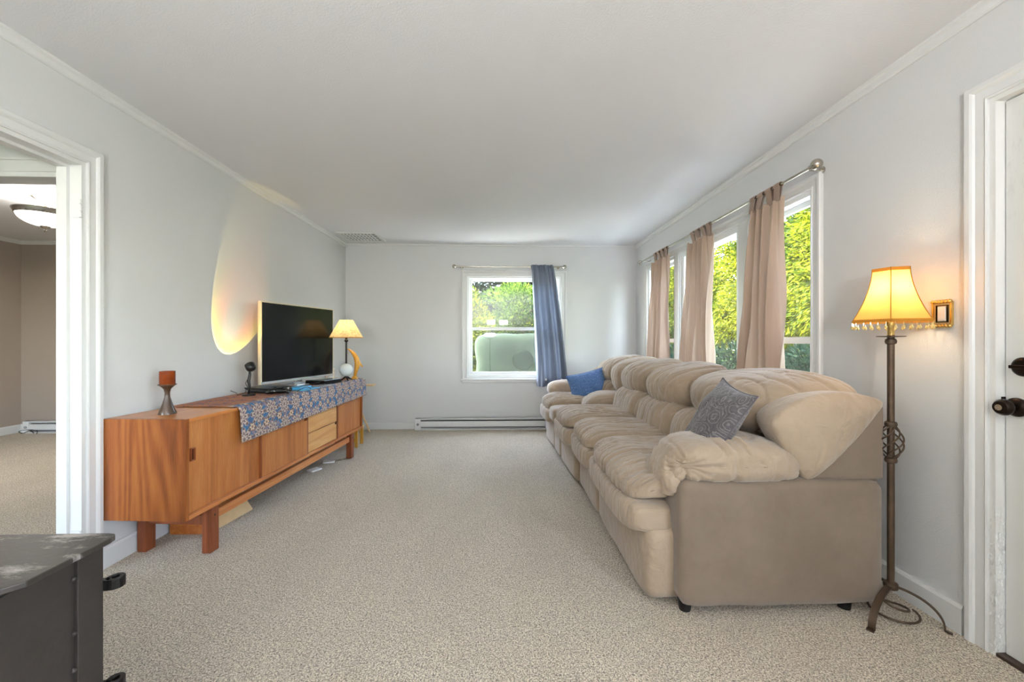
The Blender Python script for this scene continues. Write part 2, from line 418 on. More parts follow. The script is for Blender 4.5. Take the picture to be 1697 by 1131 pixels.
        bm = bmesh.new(); bm.from_mesh(me)
        bmesh.ops.recalc_face_normals(bm, faces=bm.faces)
        if bevel: bmesh.ops.bevel(bm, geom=[e for e in bm.edges if len(e.link_faces) == 2 and e.calc_face_angle(0) > .5], offset=bevel, segments=segs, affect='EDGES', profile=.5)
        if smooth:
            for f in bm.faces: f.smooth = True
        bm.to_mesh(me); bm.free()
        me.materials.append(mat if not isinstance(mat, str) else M[mat])
        if smooth == 'auto': me.set_sharp_from_angle(angle=.7)
        o = bpy.data.objects.new(name, me); COL.objects.link(o)
        WM[o.name] = o_m
        if parent is not None: o.parent = parent
        else: o.matrix_world = o_m
        if kind: o['kind'] = kind
        if label: o['label'] = label
        for k, v in tags.items(): o[k] = v
        return o
WM = {}
def mb(): return MB()
def thing(name, label, cat, loc=(0, 0, 0), rz=0.0, group=None):
    o = bpy.data.objects.new(name, None); COL.objects.link(o); o.empty_display_size = .1
    o.location = loc; o.rotation_euler = (0, 0, rz)
    o['label'] = label; o['category'] = cat
    if group: o['group'] = group
    WM[o.name] = Matrix.Translation(Vector(loc)) @ Matrix.Rotation(rz, 4, 'Z')
    return o
def struct_root(name, loc=(0, 0, 0), label=None):
    o = bpy.data.objects.new(name, None); COL.objects.link(o); o.location = loc; o['kind'] = 'structure'
    if label: o['label'] = label
    WM[o.name] = Matrix.Translation(Vector(loc)); return o
def copy_tree(o, loc, rz=None, parent=None):
    c = o.copy(); COL.objects.link(c); c.parent = parent
    if parent is None:
        c.location = loc
        if rz is not None: c.rotation_euler = (0, 0, rz)
    for ch in list(o.children): copy_tree(ch, None, None, c)
    return c
def sweep_frame(m, P, rect, prof, bottom=True):
    """mitred moulding around rect=(s0,s1,h0,h1); P(s,h,t) -> world; prof: (outward, protrude)"""
    s0, s1, h0, h1 = rect
    loops = []
    for o, t in prof:
        if bottom: loops.append([P(s0 - o, h0 - o, t), P(s1 + o, h0 - o, t), P(s1 + o, h1 + o, t), P(s0 - o, h1 + o, t)])
        else: loops.append([P(s1 + o, h0, t), P(s1 + o, h1 + o, t), P(s0 - o, h1 + o, t), P(s0 - o, h0, t)])
    n = len(loops[0]); vs = [p for l in loops for p in l]; fs = []
    for k in range(len(prof) - 1):
        for i in range(n if bottom else n - 1):
            j = (i + 1) % n; fs.append((k * n + i, k * n + j, (k + 1) * n + j, (k + 1) * n + i))
    L = len(prof) - 1
    for i in range(n if bottom else n - 1):
        j = (i + 1) % n; fs.append((L * n + i, L * n + j, j, i))
    if not bottom:
        fs.append(tuple(k * n for k in range(L + 1))); fs.append(tuple(k * n + n - 1 for k in range(L + 1))[::-1])
    return m.add(vs, fs)
def crease(p, sx, sy, sz, width, seed=0.0):
    n = noise.noise(Vector((p[0] * sx + seed, p[1] * sy + seed * 1.7, p[2] * sz - seed)))
    return max(0.0, 1 - abs(n) / width)

# ------------------------------------------------------------------ the room
WL, WR, YE, YN, H = -2.02, 1.83, 5.29, -2.4, 2.44
T = .14
mb().box(-6.6, 2.0, YN - .1, YE + .1, -.08, 0).build('floor', 'carpet', kind='structure', label='speckled brown grey cut pile carpet')
mb().box(-6.6, 2.0, YN - .1, YE + .1, H, H + .25).build('ceiling', 'ceiling', kind='structure', label='flat white painted ceiling')
def wall_holes(name, axis, a0, a1, lo, hi, z1, holes, mat, label=None):
    """axis 'x': wall plane of constant x between a0..a1 running along y lo..hi; holes (s0,s1,h0,h1) sorted"""
    m = mb()
    def bx(s0, s1, h0, h1):
        if s1 - s0 < 1e-4 or h1 - h0 < 1e-4: return
        if axis == 'x': m.box(a0, a1, s0, s1, h0, h1)
        else: m.box(s0, s1, a0, a1, h0, h1)
    c = lo
    for s0, s1, h0, h1 in holes:
        bx(c, s0, 0, z1); bx(s0, s1, 0, h0); bx(s0, s1, h1, z1); c = s1
    bx(c, hi, 0, z1)
    return m.build(name, mat, kind='structure', label=label)
DW = (1.12, 2.005, 0.0, 2.03)                      # doorway in the left wall
WIN = (2.27, 4.86, .72, 2.05)                     # window band in the right wall
DR = (.52, 1.428, 0.0, 2.062)                       # entrance door
EW = (-.43, .82, .68, 2.02)                       # end window
TL = .10
wall_holes('wall_left', 'x', WL - TL, WL, YN, YE, H, [DW], 'wall')
wall_holes('wall_right', 'x', WR, WR + T, YN, YE, H, [(-1.9, -.5, .8, 2.05), DR, WIN], 'wall')
wall_holes('wall_far', 'y', YE, YE + T, -6.6, WR + T, H, [EW], 'wall')
RW = [(-.414, -.139, 1.70, 1.86), (-.02, .275, 1.70, 1.86)]      # two small panes of the back door
wall_holes('wall_near', 'y', YN - T, YN, -6.6, WR + T, H, [(-4.6, -3.0, .65, 2.25)] + RW, 'wall')
# adjoining rooms seen through the doorway
XA = -6.1
mb().box(XA - .1, XA, YN, YE, 0, H).build('wall_adjoining_left', 'taupe', kind='structure')
mb().box(XA, WL - T, YE - .02, YE, 0, H).build('wall_adjoining_far', 'taupe', kind='structure')
YH = 2.2
m = mb(); m.box(XA, WL - T, YH, YH + .12, 2.04, H); m.box(-2.30, WL - T, YH, YH + .12, 0, 2.04); m.box(XA, -5.95, YH, YH + .12, 0, 2.04)
m.build('wall_adjoining_cross', 'wall', kind='structure')

CAS = [(0, 0), (0, .013), (.006, .016), (.012, .011), (.04, .012), (.045, .018), (.052, .022), (.068, .022), (.073, .014), (.073, 0)]
def PX(x, sgn): return lambda s, h, t: (x + sgn * t, s, h)
def PY(y, sgn): return lambda s, h, t: (s, y + sgn * t, h)
# mouldings
def run_moulding(name, pts_prof, path_axis, a0, a1, mat='trim', kind='structure'):
    return mb().prism(pts_prof, path_axis, a0, a1).build(name, mat, kind=kind)
cr = [(0, 0), (.022, 0), (.022, -.012), (.012, -.02), (.012, -.045), (.006, -.05), (0, -.05)]
run_moulding('trim_1', [(WL + a, H + b) for a, b in cr], 'y', YN, YE)
run_moulding('trim_2', [(WR - a, H + b) for a, b in cr][::-1], 'y', YN, YE)
run_moulding('trim_3', [(YE - a, H + b * .5) for a, b in cr], 'x', WL, WR)
run_moulding('trim_4', [(XA + a, H + b) for a, b in cr], 'y', YH + .12, YE)
run_moulding('trim_5', [(YE - .02 - a, H + b) for a, b in cr], 'x', XA, WL - T)
def bb(d, hh): return [(0, 0), (d, 0), (d, hh - .012), (d * .5, hh), (0, hh)]
run_moulding('baseboard_left', [(WL + a, b) for a, b in bb(.016, .105)], 'y', 2.045, YE)
run_moulding('baseboard_right', [(WR - a, b) for a, b in bb(.016, .115)], 'y', 1.51, YE)
run_moulding('baseboard_far', [(YE - a, b) for a, b in bb(.016, .085)], 'x', WL, WR)
run_moulding('baseboard_adjoining_left', [(XA + a, b) for a, b in bb(.016, .1)], 'y', YH + .12, YE - .02)
run_moulding('baseboard_adjoining_far', [(YE - .02 - a, b) for a, b in bb(.016, .1)], 'x', XA, WL - T)
m = mb()                                            # cased head of the cross opening
for z0, z1, d in ((2.03, 2.055, .016), (2.055, 2.075, .024), (2.075, 2.115, .018), (2.115, 2.125, .03)):
    m.box(XA, WL - T, YH - d, YH, z0, z1)
m.build('trim_6', 'trim', kind='structure')

# doorway casing, jamb and hinges (door_2: the open doorway on the left)
d2 = struct_root('door_2', (WL, 1.55, 0), 'white cased doorway to the adjoining room')
sweep_frame(mb(), PX(WL, 1), DW, CAS, False).build('casing', 'trim', d2)
m = mb()
m.box(WL - TL - .005, WL + .004, DW[1] - .02, DW[1], 0, DW[3]); m.box(WL - TL - .005, WL + .004, DW[0], DW[0] + .02, 0, DW[3]); m.box(WL - TL - .005, WL + .004, DW[0] + .02, DW[1] - .02, DW[3] - .02, DW[3])
m.build('jamb', 'trim', d2)
m = mb(); m.box(WL - TL, WL - .052, DW[1] - .034, DW[1] - .02, 0, DW[3] - .02); m.box(WL - TL, WL - .052, DW[0] + .02, DW[1] - .034, DW[3] - .034, DW[3] - .02)
m.build('door_stop', 'trim', d2)
for zc in (1.80, .20):
    m = mb(); m.box(WL - .045, WL + .004, DW[1] - .0235, DW[1] - .02, zc - .045, zc + .045)
    for q in range(3): m.tube([(WL + .004, DW[1] - .024, zc - .045 + q * .033), (WL + .004, DW[1] - .024, zc - .045 + q * .033 + .022)], .006, 8)
    m.build('hinge', 'trim', d2)

# entrance door on the right
d1 = struct_root('door_1', (WR + .03, .98, 0), 'white painted entrance door with dark bronze knob')
sweep_frame(mb(), PX(WR, -1), DR, CAS, False).build('casing', 'trim', d1)
m = mb(); m.box(WR - .006, WR + T, DR[1] - .018, DR[1], 0, DR[3]); m.box(WR - .006, WR + T, DR[0] + .018, DR[1] - .018, DR[3] - .018, DR[3]); m.box(WR - .006, WR + T, DR[0], DR[0] + .018, 0, DR[3])
m.build('jamb', 'worn_trim', d1)
slab = mb().box(WR + .028, WR + .07, DR[0] + .02, DR[1] - .022, .012, DR[3] - .022).build('slab', 'door', d1, bevel=.002)
kx, ky, kz = WR + .028, 1.372, .922
kn = mb().lathe((kx, ky, kz), [(.034, 0), (.034, .006), (.028, .012), (.013, .016), (.012, .032), (.022, .036), (.029, .048), (.029, .058), (.022, .068), (.01, .0705), (0, .0705)], 24, axis=(-1, 0, 0)).build('knob', 'bronze', d1, smooth='auto', label='round dark bronze door knob')
mb().lathe((kx - .070, ky, kz), [(.011, 0), (.011, .003), (.007, .003), (.006, .001), (0, .001)], 16, axis=(-1, 0, 0)).build('knob_face', 'nickel', d1, smooth='auto')
mb().lathe((kx, 1.352, 1.068), [(.034, 0), (.034, .008), (.027, .016), (.02, .018), (0, .018)], 24, axis=(-1, 0, 0)).build('deadbolt', 'bronze', d1, smooth='auto', label='dark bronze deadbolt')
mb().box(kx - .034, kx - .016, 1.330, 1.374, 1.062, 1.074).build('thumb_turn', 'bronze', d1, bevel=.002)
mb().box(kx - .012, kx + .002, DR[1] - .021, DR[1] - .016, .925, .955).build('strike_plate', 'bronze', d1)
mb().box(WR - .004, WR + T, DR[0] + .018, DR[1] - .018, 0, .012).build('threshold', 'threshold', d1)

# end window
w1 = struct_root('window_1', ((EW[0] + EW[1]) / 2, YE, EW[2]), 'white double hung window with shrubs outside')
sweep_frame(mb(), PY(YE, -1), EW, CAS).build('casing', 'trim', w1)
mb().box(EW[0] - .085, EW[1] + .085, YE - .045, YE, EW[2] - .045, EW[2] - .018).build('window_sill', 'trim', w1, bevel=.004)
def rect_frame(m, plane, s0, s1, h0, h1, wd, t0, t1):
    """flat rectangular frame; plane 'y': s=x; 'x': s=y; t = depth range on the normal axis"""
    def bx(a, b, c, d):
        if plane == 'y': m.box(a, b, t0, t1, c, d)
        else: m.box(t0, t1, a, b, c, d)
    bx(s0, s0 + wd, h0, h1); bx(s1 - wd, s1, h0, h1); bx(s0 + wd, s1 - wd, h0, h0 + wd); bx(s0 + wd, s1 - wd, h1 - wd, h1); return m
def double_hung(root, plane, s0, s1, h0, h1, zm, d_in, sgn, lower_glass='glass'):
    """sgn: direction to the outside along the normal"""
    def dd(a, b): return (min(d_in + sgn * a, d_in + sgn * b), max(d_in + sgn * a, d_in + sgn * b))
    rect_frame(mb(), plane, s0, s1, h0, h1, .028, *dd(.0, .11)).build('frame', 'vinyl', root)
    up = rect_frame(mb(), plane, s0 + .026, s1 - .026, zm - .01, h1 - .026, .034, *dd(.06, .085)).build('sash', 'vinyl', root)
    lo = rect_frame(mb(), plane, s0 + .026, s1 - .026, h0 + .026, zm + .03, .042, *dd(.03, .058)).build('sash', 'vinyl', root)
    for sash, a, b, c, d, t, g in ((up, s0 + .05, s1 - .05, zm + .01, h1 - .05, .072, 'glass'), (lo, s0 + .06, s1 - .06, h0 + .06, zm + .0, .044, lower_glass)):
        m = mb(); q = dd(t - .002, t + .002)
        if plane == 'y': m.box(a, b, q[0], q[1], c, d)
        else: m.box(q[0], q[1], a, b, c, d)
        m.build('pane', g, sash)
double_hung(w1, 'y', *EW, 1.315, YE + .005, 1, 'glass_dirty')
# windows in the right wall: two double hung sashes flanking a fixed pane
segs = [(2.27, 2.83), (2.98, 3.96), (4.10, 4.86)]
for i, (a, b) in enumerate(segs):
    r = struct_root('window_%d' % (i + 2), (WR, (a + b) / 2, WIN[2]), ['double hung window nearest the floor lamp', 'fixed picture window between the double hung windows', 'double hung window nearest the far corner'][i])
    if i == 1:
        rect_frame(mb(), 'x', a, b, WIN[2], WIN[3], .05, WR + .005, WR + .11).build('frame', 'vinyl', r)
        mb().box(WR + .06, WR + .064, a + .045, b - .045, WIN[2] + .045, WIN[3] - .045).build('pane', 'glass', r)
    else: double_hung(r, 'x', a, b, WIN[2], WIN[3], 1.155, WR + .005, 1)
sweep_frame(mb(), PX(WR, -1), WIN, CAS).build('trim_7', 'trim', kind='structure')
m = mb()
for a, b in ((2.83, 2.98), (3.96, 4.10)): m.box(WR - .012, WR + T, a, b, WIN[2], WIN[3]); m.box(WR - .022, WR - .012, a + .02, b - .02, WIN[2], WIN[3])
m.build('trim_8', 'trim', kind='structure')
# behind the camera: unseen windows added for fill light, then the back door panes
r = struct_root('window_5', (-3.8, YN, .65)); rect_frame(mb(), 'y', -4.6, -3.0, .65, 2.25, .05, YN - .1, YN).build('frame', 'vinyl', r)
r = struct_root('window_6', (WR, -1.2, .8)); rect_frame(mb(), 'x', -1.9, -.5, .8, 2.05, .05, WR + .01, WR + .1).build('frame', 'vinyl', r)
for i, (a, b, c, d) in enumerate(RW):
    r = struct_root('window_%d' % (i + 7), ((a + b) / 2, YN, c)); rect_frame(mb(), 'y', a, b, c, d, .012, YN - .1, YN).build('frame', 'vinyl', r)

# ceiling vent
v = thing('ceiling_vent', 'white slatted ceiling vent near the far left corner', 'vent', (-1.68, 4.94, H - .012))
m = mb(); m.box(-1.92, -1.45, 4.73, 4.765, H - .012, H); m.box(-1.92, -1.45, 5.105, 5.14, H - .012, H); m.box(-1.92, -1.885, 4.765, 5.105, H - .012, H); m.box(-1.485, -1.45, 4.765, 5.105, H - .012, H)
m.build('frame', 'trim', v)
mb().box(-1.885, -1.485, 4.765, 5.105, H - .002, H).build('backing', plain('vent_shadow', '#8d8c88', .8), v)
for k in range(9):
    x = -1.885 + .04 * (k + 1) - .02
    mb().box(x, x + .012, 4.765, 5.105, H - .011, H - .003).build('slat', 'heater', v)
for k in range(3):
    y = 4.765 + .085 * (k + 1)
    mb().box(-1.885, -1.485, y - .003, y + .003, H - .010, H - .004).build('slat', 'heater', v)

# ------------------------------------------------------------------ baseboard heaters
def heater(name, label, x0, x1, y, cap_left):
    h = thing(name, label, 'heater', ((x0 + x1) / 2, y - .035, 0))
    mb().box(x0, x1, y - .02, y, 0.012, .15).build('back_plate', 'heater', h)
    mb().box(x0, x1, y - .07, y, .138, .15).build('top_cover', 'heater', h, bevel=.003)
    mb().prism([(y - .07, .042), (y - .062, .042), (y - .058, .115), (y - .068, .112)], 'x', x0 + .07, x1 - .02).build('front_panel', 'heater', h)
    mb().box(x0 + .07, x1 - .02, y - .05, y - .02, .03, .12).build('heating_fins', 'dark_metal', h)
    mb().box(x0, x1, y - .066, y, .0, .014).build('bottom_rail', 'heater', h)
    c = mb().box(x0, x0 + .075, y - .073, y, 0, .15).build('end_cap', 'heater', h, bevel=.004)
    mb().lathe((x0 + .038, y - .073, .075), [(.017, 0), (.016, .008), (0, .008)], 18, axis=(0, -1, 0)).build('dial', 'silver', c, smooth='auto')
    mb().box(x1 - .03, x1, y - .072, y, 0, .15).build('end_cap', 'heater', h, bevel=.004)
heater('baseboard_heater', 'long white electric baseboard heater under the end window', -1.10, 1.25, YE - .017, True)
heater('baseboard_heater', 'small baseboard heater on taupe wall in the room through the doorway', -5.98, -4.9, YE - .037, True)
m = mb(); m.tube([(-5.82 + .1 * math.cos(t * .9) * (1 - t * .05), 5.10 + .03 * math.sin(t * 1.7), .012 + .05 * abs(math.sin(t * .8))) for t in np.linspace(0, 9, 50)], .004, 6)
m.build('power_cord', 'black', smooth=True, label='black cord coiled on carpet before small heater beyond doorway', category='cord')

# ------------------------------------------------------------------ curtain rods and curtains
def rod(name, label, p0, p1, ball_r, wall_pts, wall_dir):
    p0 = Vector(p0); p1 = Vector(p1); d = (p1 - p0).normalized()
    r = thing(name, label, 'curtain rod', tuple((p0 + p1) / 2))
    mb().tube([p0, p1], .0085, 12).build('pole', 'nickel', r, smooth='auto')
    for p, sg in ((p0, -1), (p1, 1)):
        m = mb(); a = d * sg
        m.lathe(p, [(.0095, -.01), (.013, -.006), (.013, 0), (.008, .004), (.010, .012)] + [(ball_r * math.sin(t), .012 + ball_r * (1 - math.cos(t)) * 1.0) for t in np.linspace(.4, PI, 9)], 16, axis=a)
        m.build('finial', 'nickel', r, smooth=True)
    for q in wall_pts:
        q = Vector(q); m = mb(); m.tube([q, q + Vector(wall_dir)], .006, 8); m.lathe(q + Vector(wall_dir) * .96, [(.02, 0), (.02, .006)], 12, axis=wall_dir)
        m.build('bracket', 'nickel', r, smooth='auto')
    return r
RX = 1.735
rod('curtain_rod', 'long brushed nickel curtain rod above the three right windows', (RX, 2.17, 2.128), (RX, 4.83, 2.128), .030, [(RX, 2.20, 2.128), (RX, 4.78, 2.128)], (.092, 0, 0))
RY = YE - .075
rod('curtain_rod', 'short brushed nickel curtain rod above the end window', (-.555, RY, 2.135), (.815, RY, 2.135), .026, [(-.50, RY, 2.135), (.78, RY, 2.135)], (0, .073, 0))
def tab_curtain(label, yt0, yt1, yb0, yb1, seed, nf, ztop=2.06, zb=.55):
    c = thing('curtain', label, 'curtain', (RX, (yb0 + yb1) / 2, zb), group='tan tab top curtains over the right windows')
    rnd = random.Random(seed); ph = rnd.random() * 6
    def fn(u, vv):
        e = vv ** .8
        mid = math.sin(vv * PI) * .0
        y0 = yt0 + (yb0 - yt0) * e; y1 = yt1 + (yb1 - yt1) * e
        q = u + .03 * math.sin(vv * 5 + seed + u * 9)
        y = y0 + (y1 - y0) * u
        amp = .022 + .028 * min(1, vv * 1.5)
        x = RX + amp * math.sin(q * nf * 2 * PI + ph + .5 * math.sin(vv * 4 + seed)) + .012 * math.sin(q * nf * 4.3 * PI + 2 * ph + vv * 3)
        z = ztop - .022 * abs(math.sin(u * nf * PI)) * (1 - min(1, vv * 6)) - (ztop - zb) * vv
        return (min(x, WR - .024), y, z)
    mb().grid(fn, 90, 50).build('cloth', 'curtain_tan', c, smooth=True)
    nt_ = 4
    for i in range(nt_):
        u = (i + .35) / nt_; p = fn(u, 0.01); y = p[1]; tw = .05
        path = []
        for a in np.linspace(-.9, PI + .9, 14): path.append((RX - .016 * math.cos(a), y, 2.128 + .016 * math.sin(a)))
        path = [(p[0] - .004, y, ztop - .03)] + path + [(p[0] + .004, y, ztop - .03)]
        mb().ribbon(path, (0, tw, 0), .003).build('tab', 'curtain_tan', c, smooth='auto')
    return c
tab_curtain('tan tab top curtain nearest the floor lamp', 2.40, 2.71, 2.41, 2.86, 1, 4.2)
tab_curtain('tan tab top curtain hanging in the middle of the rod', 3.22, 3.58, 3.19, 3.73, 2, 4.0)
tab_curtain('tan tab top curtain nearest the far corner', 4.06, 4.44, 4.13, 4.54, 3, 3.6)
bc = thing('curtain', 'blue grey curtain gathered on the short rod of the end window', 'curtain', (.66, RY, .555))
def fnb(u, vv):
    x0 = .415 + .075 * vv ** .9; x1 = .695 + .205 * vv ** .75
    x = x0 + (x1 - x0) * u
    k = min(1, vv * 2.2)
    q = u + .05 * math.sin(u * 5 + 1) + .02 * math.sin(vv * 6)
    y = (.012 + .034 * k) * math.sin(q * 2.7 * 2 * PI + 1.2 + .6 * math.sin(vv * 2.5)) + (.010 + .010 * k) * math.sin(q * 6.3 * 2 * PI + 2 * vv)
    y += .006 * math.sin(q * 24 * PI) * max(0, 1 - vv * 4)
    y = RY - .012 + y
    return (x, min(y, YE - .03), 2.158 - vv * (2.158 - .565) - .012 * u * vv)
mb().grid(fnb, 110, 60).build('cloth', 'curtain_blue', bc, smooth=True)
def fnc(u, vv):
    a = vv * 2 * PI; r = .016 + .004 * math.sin(u * 26 * PI)
    return (.412 + .29 * u, RY + r * math.cos(a), 2.137 + r * 1.1 * math.sin(a))
mb().grid(fnc, 70, 12).build('rod_pocket', 'curtain_blue', bc, smooth=True)

# ------------------------------------------------------------------ sofas
def cushion(root, name, mat, x0, x1, y0, y1, z0, z1, p=4.0, n=26, ry=0.0, crz=None, amp=.010, puff=0.0, seed=0.0, extra=None, dens=1.0):
    """crz: (sx,sy,sz,width) crease noise"""
    half = ((x1 - x0) / 2, (y1 - y0) / 2, (z1 - z0) / 2)
    def df(q, d):
        if extra: q = extra(q, d)
        if crz:
            c = crease(q, *crz, seed) + .5 * crease(q, crz[0] * 1.9, crz[1] * 1.9, crz[2] * 1.9, crz[3], seed + 5)
            nv = Vector((d.x / half[0], d.y / half[1], d.z / half[2])).normalized()
            q = q - nv * amp * c
        b = noise.noise(q * 5 + Vector((seed, seed, 0))) * .008
        return q + Vector((0, 0, b))
    m = mb().superbox(((x0 + x1) / 2, (y0 + y1) / 2, (z0 + z1) / 2), half, p, n, df, Matrix.Rotation(ry, 3, 'Y').to_quaternion() if ry else None)
    return m.build(name, mat, root, smooth=True)
def seat_unit(root, y0, y1, seed, near_T=None, dx=0.0, head=True):
    """seat cushion, front roll, kick panel, lower back, head roll for one seat between y0 and y1"""
    yf = near_T if near_T is not None else y0
    cushion(root, 'footrest_panel', 'sofa', .635, .93, yf - .01, y1, .022, .345, 12, 16, amp=.0, seed=seed)
    cushion(root, 'front_roll', 'sofa_x', .550, .80, yf, y1 - .004, .292, .448, 4.5, 30, crz=(1.5, 10, 1.5, .10), amp=.006, seed=seed)
    def lip(q, d):
        k = max(0.0, min(1, (-q.x - .14) / .18))
        q = q.copy(); q.z -= .048 * k * k
        q.z += .016 * math.cos(max(-1, min(1, q.y / ((y1 - yf) / 2))) * PI / 2)
        if near_T is not None:                      # T-shaped: the part beside the arm stops short of it
            hw = (y1 - yf) / 2
            if q.y < 0 and q.x > -.14:
                lim = hw - .22; kk = min(1, (q.x + .14) / .05)
                q.y = q.y * (1 - kk) + kk * q.y * lim / hw
        return q
    cushion(root, 'seat_cushion', 'sofa_x', .565, 1.20, yf + .002, y1 - .002, .445, .560, 4.5, 58, crz=(1.0, 15, 1.0, .10), amp=.019, seed=seed + 1, extra=lip)
    def lean(q, d):
        q = q.copy(); q.x += .22 * q.z; return q
    cushion(root, 'back_cushion', 'sofa_z', 1.06 + dx, 1.42 + dx, y0 + .004, y1 - .004, .455, .755, 3.4, 46, crz=(1.2, 12, 1.2, .10), amp=.016, seed=seed + 2, extra=lean)
    if head:
        cushion(root, 'head_cushion', 'sofa_z', 1.11 + dx, 1.66 + dx, y0 + .002, y1 - .002, .685, .995, 2.6, 46, ry=-.16, crz=(1.2, 8, 1.4, .085), amp=.015, seed=seed + 3)

sofa = thing('sofa', 'beige padded sofa section with pillow arm nearest the floor lamp', 'sofa', (1.13, 2.42, 0))
seat_unit(sofa, 1.95, 2.58, 11, near_T=1.72, head=False)
seat_unit(sofa, 2.58, 3.19, 23)
mb().box(1.42, 1.632, 1.66, 3.19, .05, .80).build('back_panel', 'sofa_shaded', sofa, bevel=.02, segs=3)
cushion(sofa, 'arm_panel', 'sofa_shaded', .756, 1.640, 1.635, 1.955, .036, .575, 16, 20, seed=3)
def armdef(q, d):
    q = q.copy(); hx = .32
    k = max(0, min(1, (-q.x / hx - .35) / .65)); q.z -= .050 * k * k
    k2 = max(0, min(1, (q.x / hx - .1) / .9)); q.z -= .035 * k2 * k2
    g = math.hypot(q.x + .235, q.z + .01)          # gathered point at the front outer corner
    if q.y < -.05: q.y += .035 * math.exp(-(g / .045) ** 2)
    ang = math.atan2(q.z + .01, q.x + .235)
    if q.y < 0: q.y += .006 * math.exp(-(g / .15) ** 2) * math.sin(ang * 15)
    q.z += .006 * math.sin(q.x * 62 + 3 * q.y + 1.5 * math.sin(q.x * 21)) * (1 if q.z > 0 else 0) * max(0, 1 - abs(q.x) / .3)
    return q
cushion(sofa, 'arm_cushion', 'sofa', .712, 1.335, 1.60, 1.985, .545, .738, 2.8, 56, crz=(9, 1.6, 3, .10), amp=.011, seed=31, extra=armdef)
cushion(sofa, 'arm_front', 'sofa', .700, .82, 1.68, 1.95, .475, .62, 3.2, 24, crz=(2, 12, 2, .1), amp=.008, seed=33)
mb().prism([(1.30, .57), (1.638, .57), (1.638, .885), (1.52, .86)], 'y', 1.645, 1.90).build('wing_panel', 'sofa_shaded', sofa, bevel=.012, segs=2)
def leaf_pillow(root, name, mat, outline, yc, half_y, seed, seam=None):
    """pillow with a given xz outline, bulging along y"""
    n = len(outline); cx = sum(p[0] for p in outline) / n; cz = sum(p[1] for p in outline) / n
    NT_, NR = 96, 22
    def ol(t):
        a = t * n; i = int(a) % n; f_ = a - int(a)
        p0, p1, p2, p3 = (outline[(i + k) % n] for k in (-1, 0, 1, 2))
        def cr_(a0, a1, a2, a3): return .5 * (2 * a1 + (a2 - a0) * f_ + (2 * a0 - 5 * a1 + 4 * a2 - a3) * f_ ** 2 + (3 * a1 - a0 - 3 * a2 + a3) * f_ ** 3)
        return cr_(p0[0], p1[0], p2[0], p3[0]), cr_(p0[1], p1[1], p2[1], p3[1])
    m = mb()
    for sg in (-1, 1):
        vs = []; fs = []
        for j in range(NR + 1):
            r_ = math.sin(j / NR * PI / 2)
            for i in range(NT_):
                ox, oz = ol(i / NT_); x = cx + (ox - cx) * r_; z = cz + (oz - cz) * r_
                h = half_y[0 if sg < 0 else 1] * max(0, 1 - r_ ** 3.0) ** .5
                h -= .007 * crease((x, z, 0), 9, 5, 1, .10, seed) * (1 - r_ ** 4)
                y = yc + sg * h
                vs.append((x, y, z))
        for j in range(NR):
            for i in range(NT_):
                q = (j * NT_ + i, j * NT_ + (i + 1) % NT_, (j + 1) * NT_ + (i + 1) % NT_, (j + 1) * NT_ + i); fs.append(q if sg > 0 else q[::-1])
        m.add(vs, fs)
    return m.build(name, mat, root, smooth=True)
WING = [(1.160, .800), (1.195, .858), (1.280, .912), (1.385, .937), (1.470, .942), (1.565, .928), (1.640, .900), (1.608, .845), (1.545, .768), (1.470, .690), (1.395, .620), (1.315, .568), (1.262, .615), (1.200, .715)]
leaf_pillow(sofa, 'wing_cushion', 'sofa', WING, 1.665, (.055, .25), 41)
def headdef(q, d):
    q = q.copy(); hy = .42; k = max(0, min(1, (-q.y / hy - .35) / .65))
    q.x += .07 * k * k; q.z += .012 * k
    if q.z > 0 or q.x > .05:                        # gathers at the near end
        q.z -= .022 * k * max(0, math.sin(q.x * 46 + 6 * q.y)) ** 6
    return q
cushion(sofa, 'head_cushion', 'sofa', 1.14, 1.70, 1.715, 2.575, .70, 1.00, 2.7, 60, ry=-.13, crz=(6, 3.0, 1.2, .07), amp=.013, seed=47, extra=headdef)
for x, y in ((.80, 1.70), (1.50, 1.69), (.80, 3.1), (1.50, 3.1)):
    mb().lathe((x, y, 0), [(.024, 0), (.03, .05)], 12).build('foot', 'rubber', sofa, smooth='auto')

love = thing('reclining_loveseat', 'beige reclining loveseat with centre console by the end window', 'loveseat', (1.63, 3.22, 0), 0)
seat_unit(love, 3.22, 3.84, 57, dx=.05)
seat_unit(love, 4.17, 4.74, 63, dx=.10)
cushion(love, 'console_kick_panel', 'sofa', .635, .93, 3.845, 4.165, .022, .37, 12, 14, seed=71)
cushion(love, 'console_front', 'sofa', .57, .90, 3.845, 4.165, .35, .50, 5, 16, seed=72)
mb().box(.80, 1.40, 3.85, 4.16, .3, .47).build('console_body', 'sofa_shaded', love, bevel=.02)
def conarm(q, d):
    q = q.copy(); q.z -= .05 * max(0, -q.x / .25) ** 2; return q
cushion(love, 'console_armrest', 'sofa_x', .895, 1.40, 3.83, 4.18, .42, .655, 3.2, 26, crz=(6, 3, 3, .09), amp=.007, seed=73, extra=conarm)
cushion(love, 'head_cushion', 'sofa_z', 1.20, 1.74, 3.845, 4.165, .62, .99, 2.8, 26, ry=-.2, crz=(2, 6, 2, .08), amp=.009, seed=77)
cushion(love, 'arm_panel', 'sofa_shaded', .66, 1.62, 4.74, 4.98, .045, .50, 12, 14, seed=74)
cushion(love, 'arm_cushion', 'sofa', .675, 1.36, 4.72, 5.02, .46, .69, 2.9, 26, crz=(6, 2, 3, .08), amp=.006, seed=75)
cushion(love, 'wing_cushion', 'sofa', 1.15, 1.66, 4.74, 5.0, .60, .88, 2.7, 22, ry=-.6, seed=76)
mb().box(1.42, 1.625, 3.22, 4.98, .05, .82).build('back_panel', 'sofa_shaded', love, bevel=.02, segs=3)
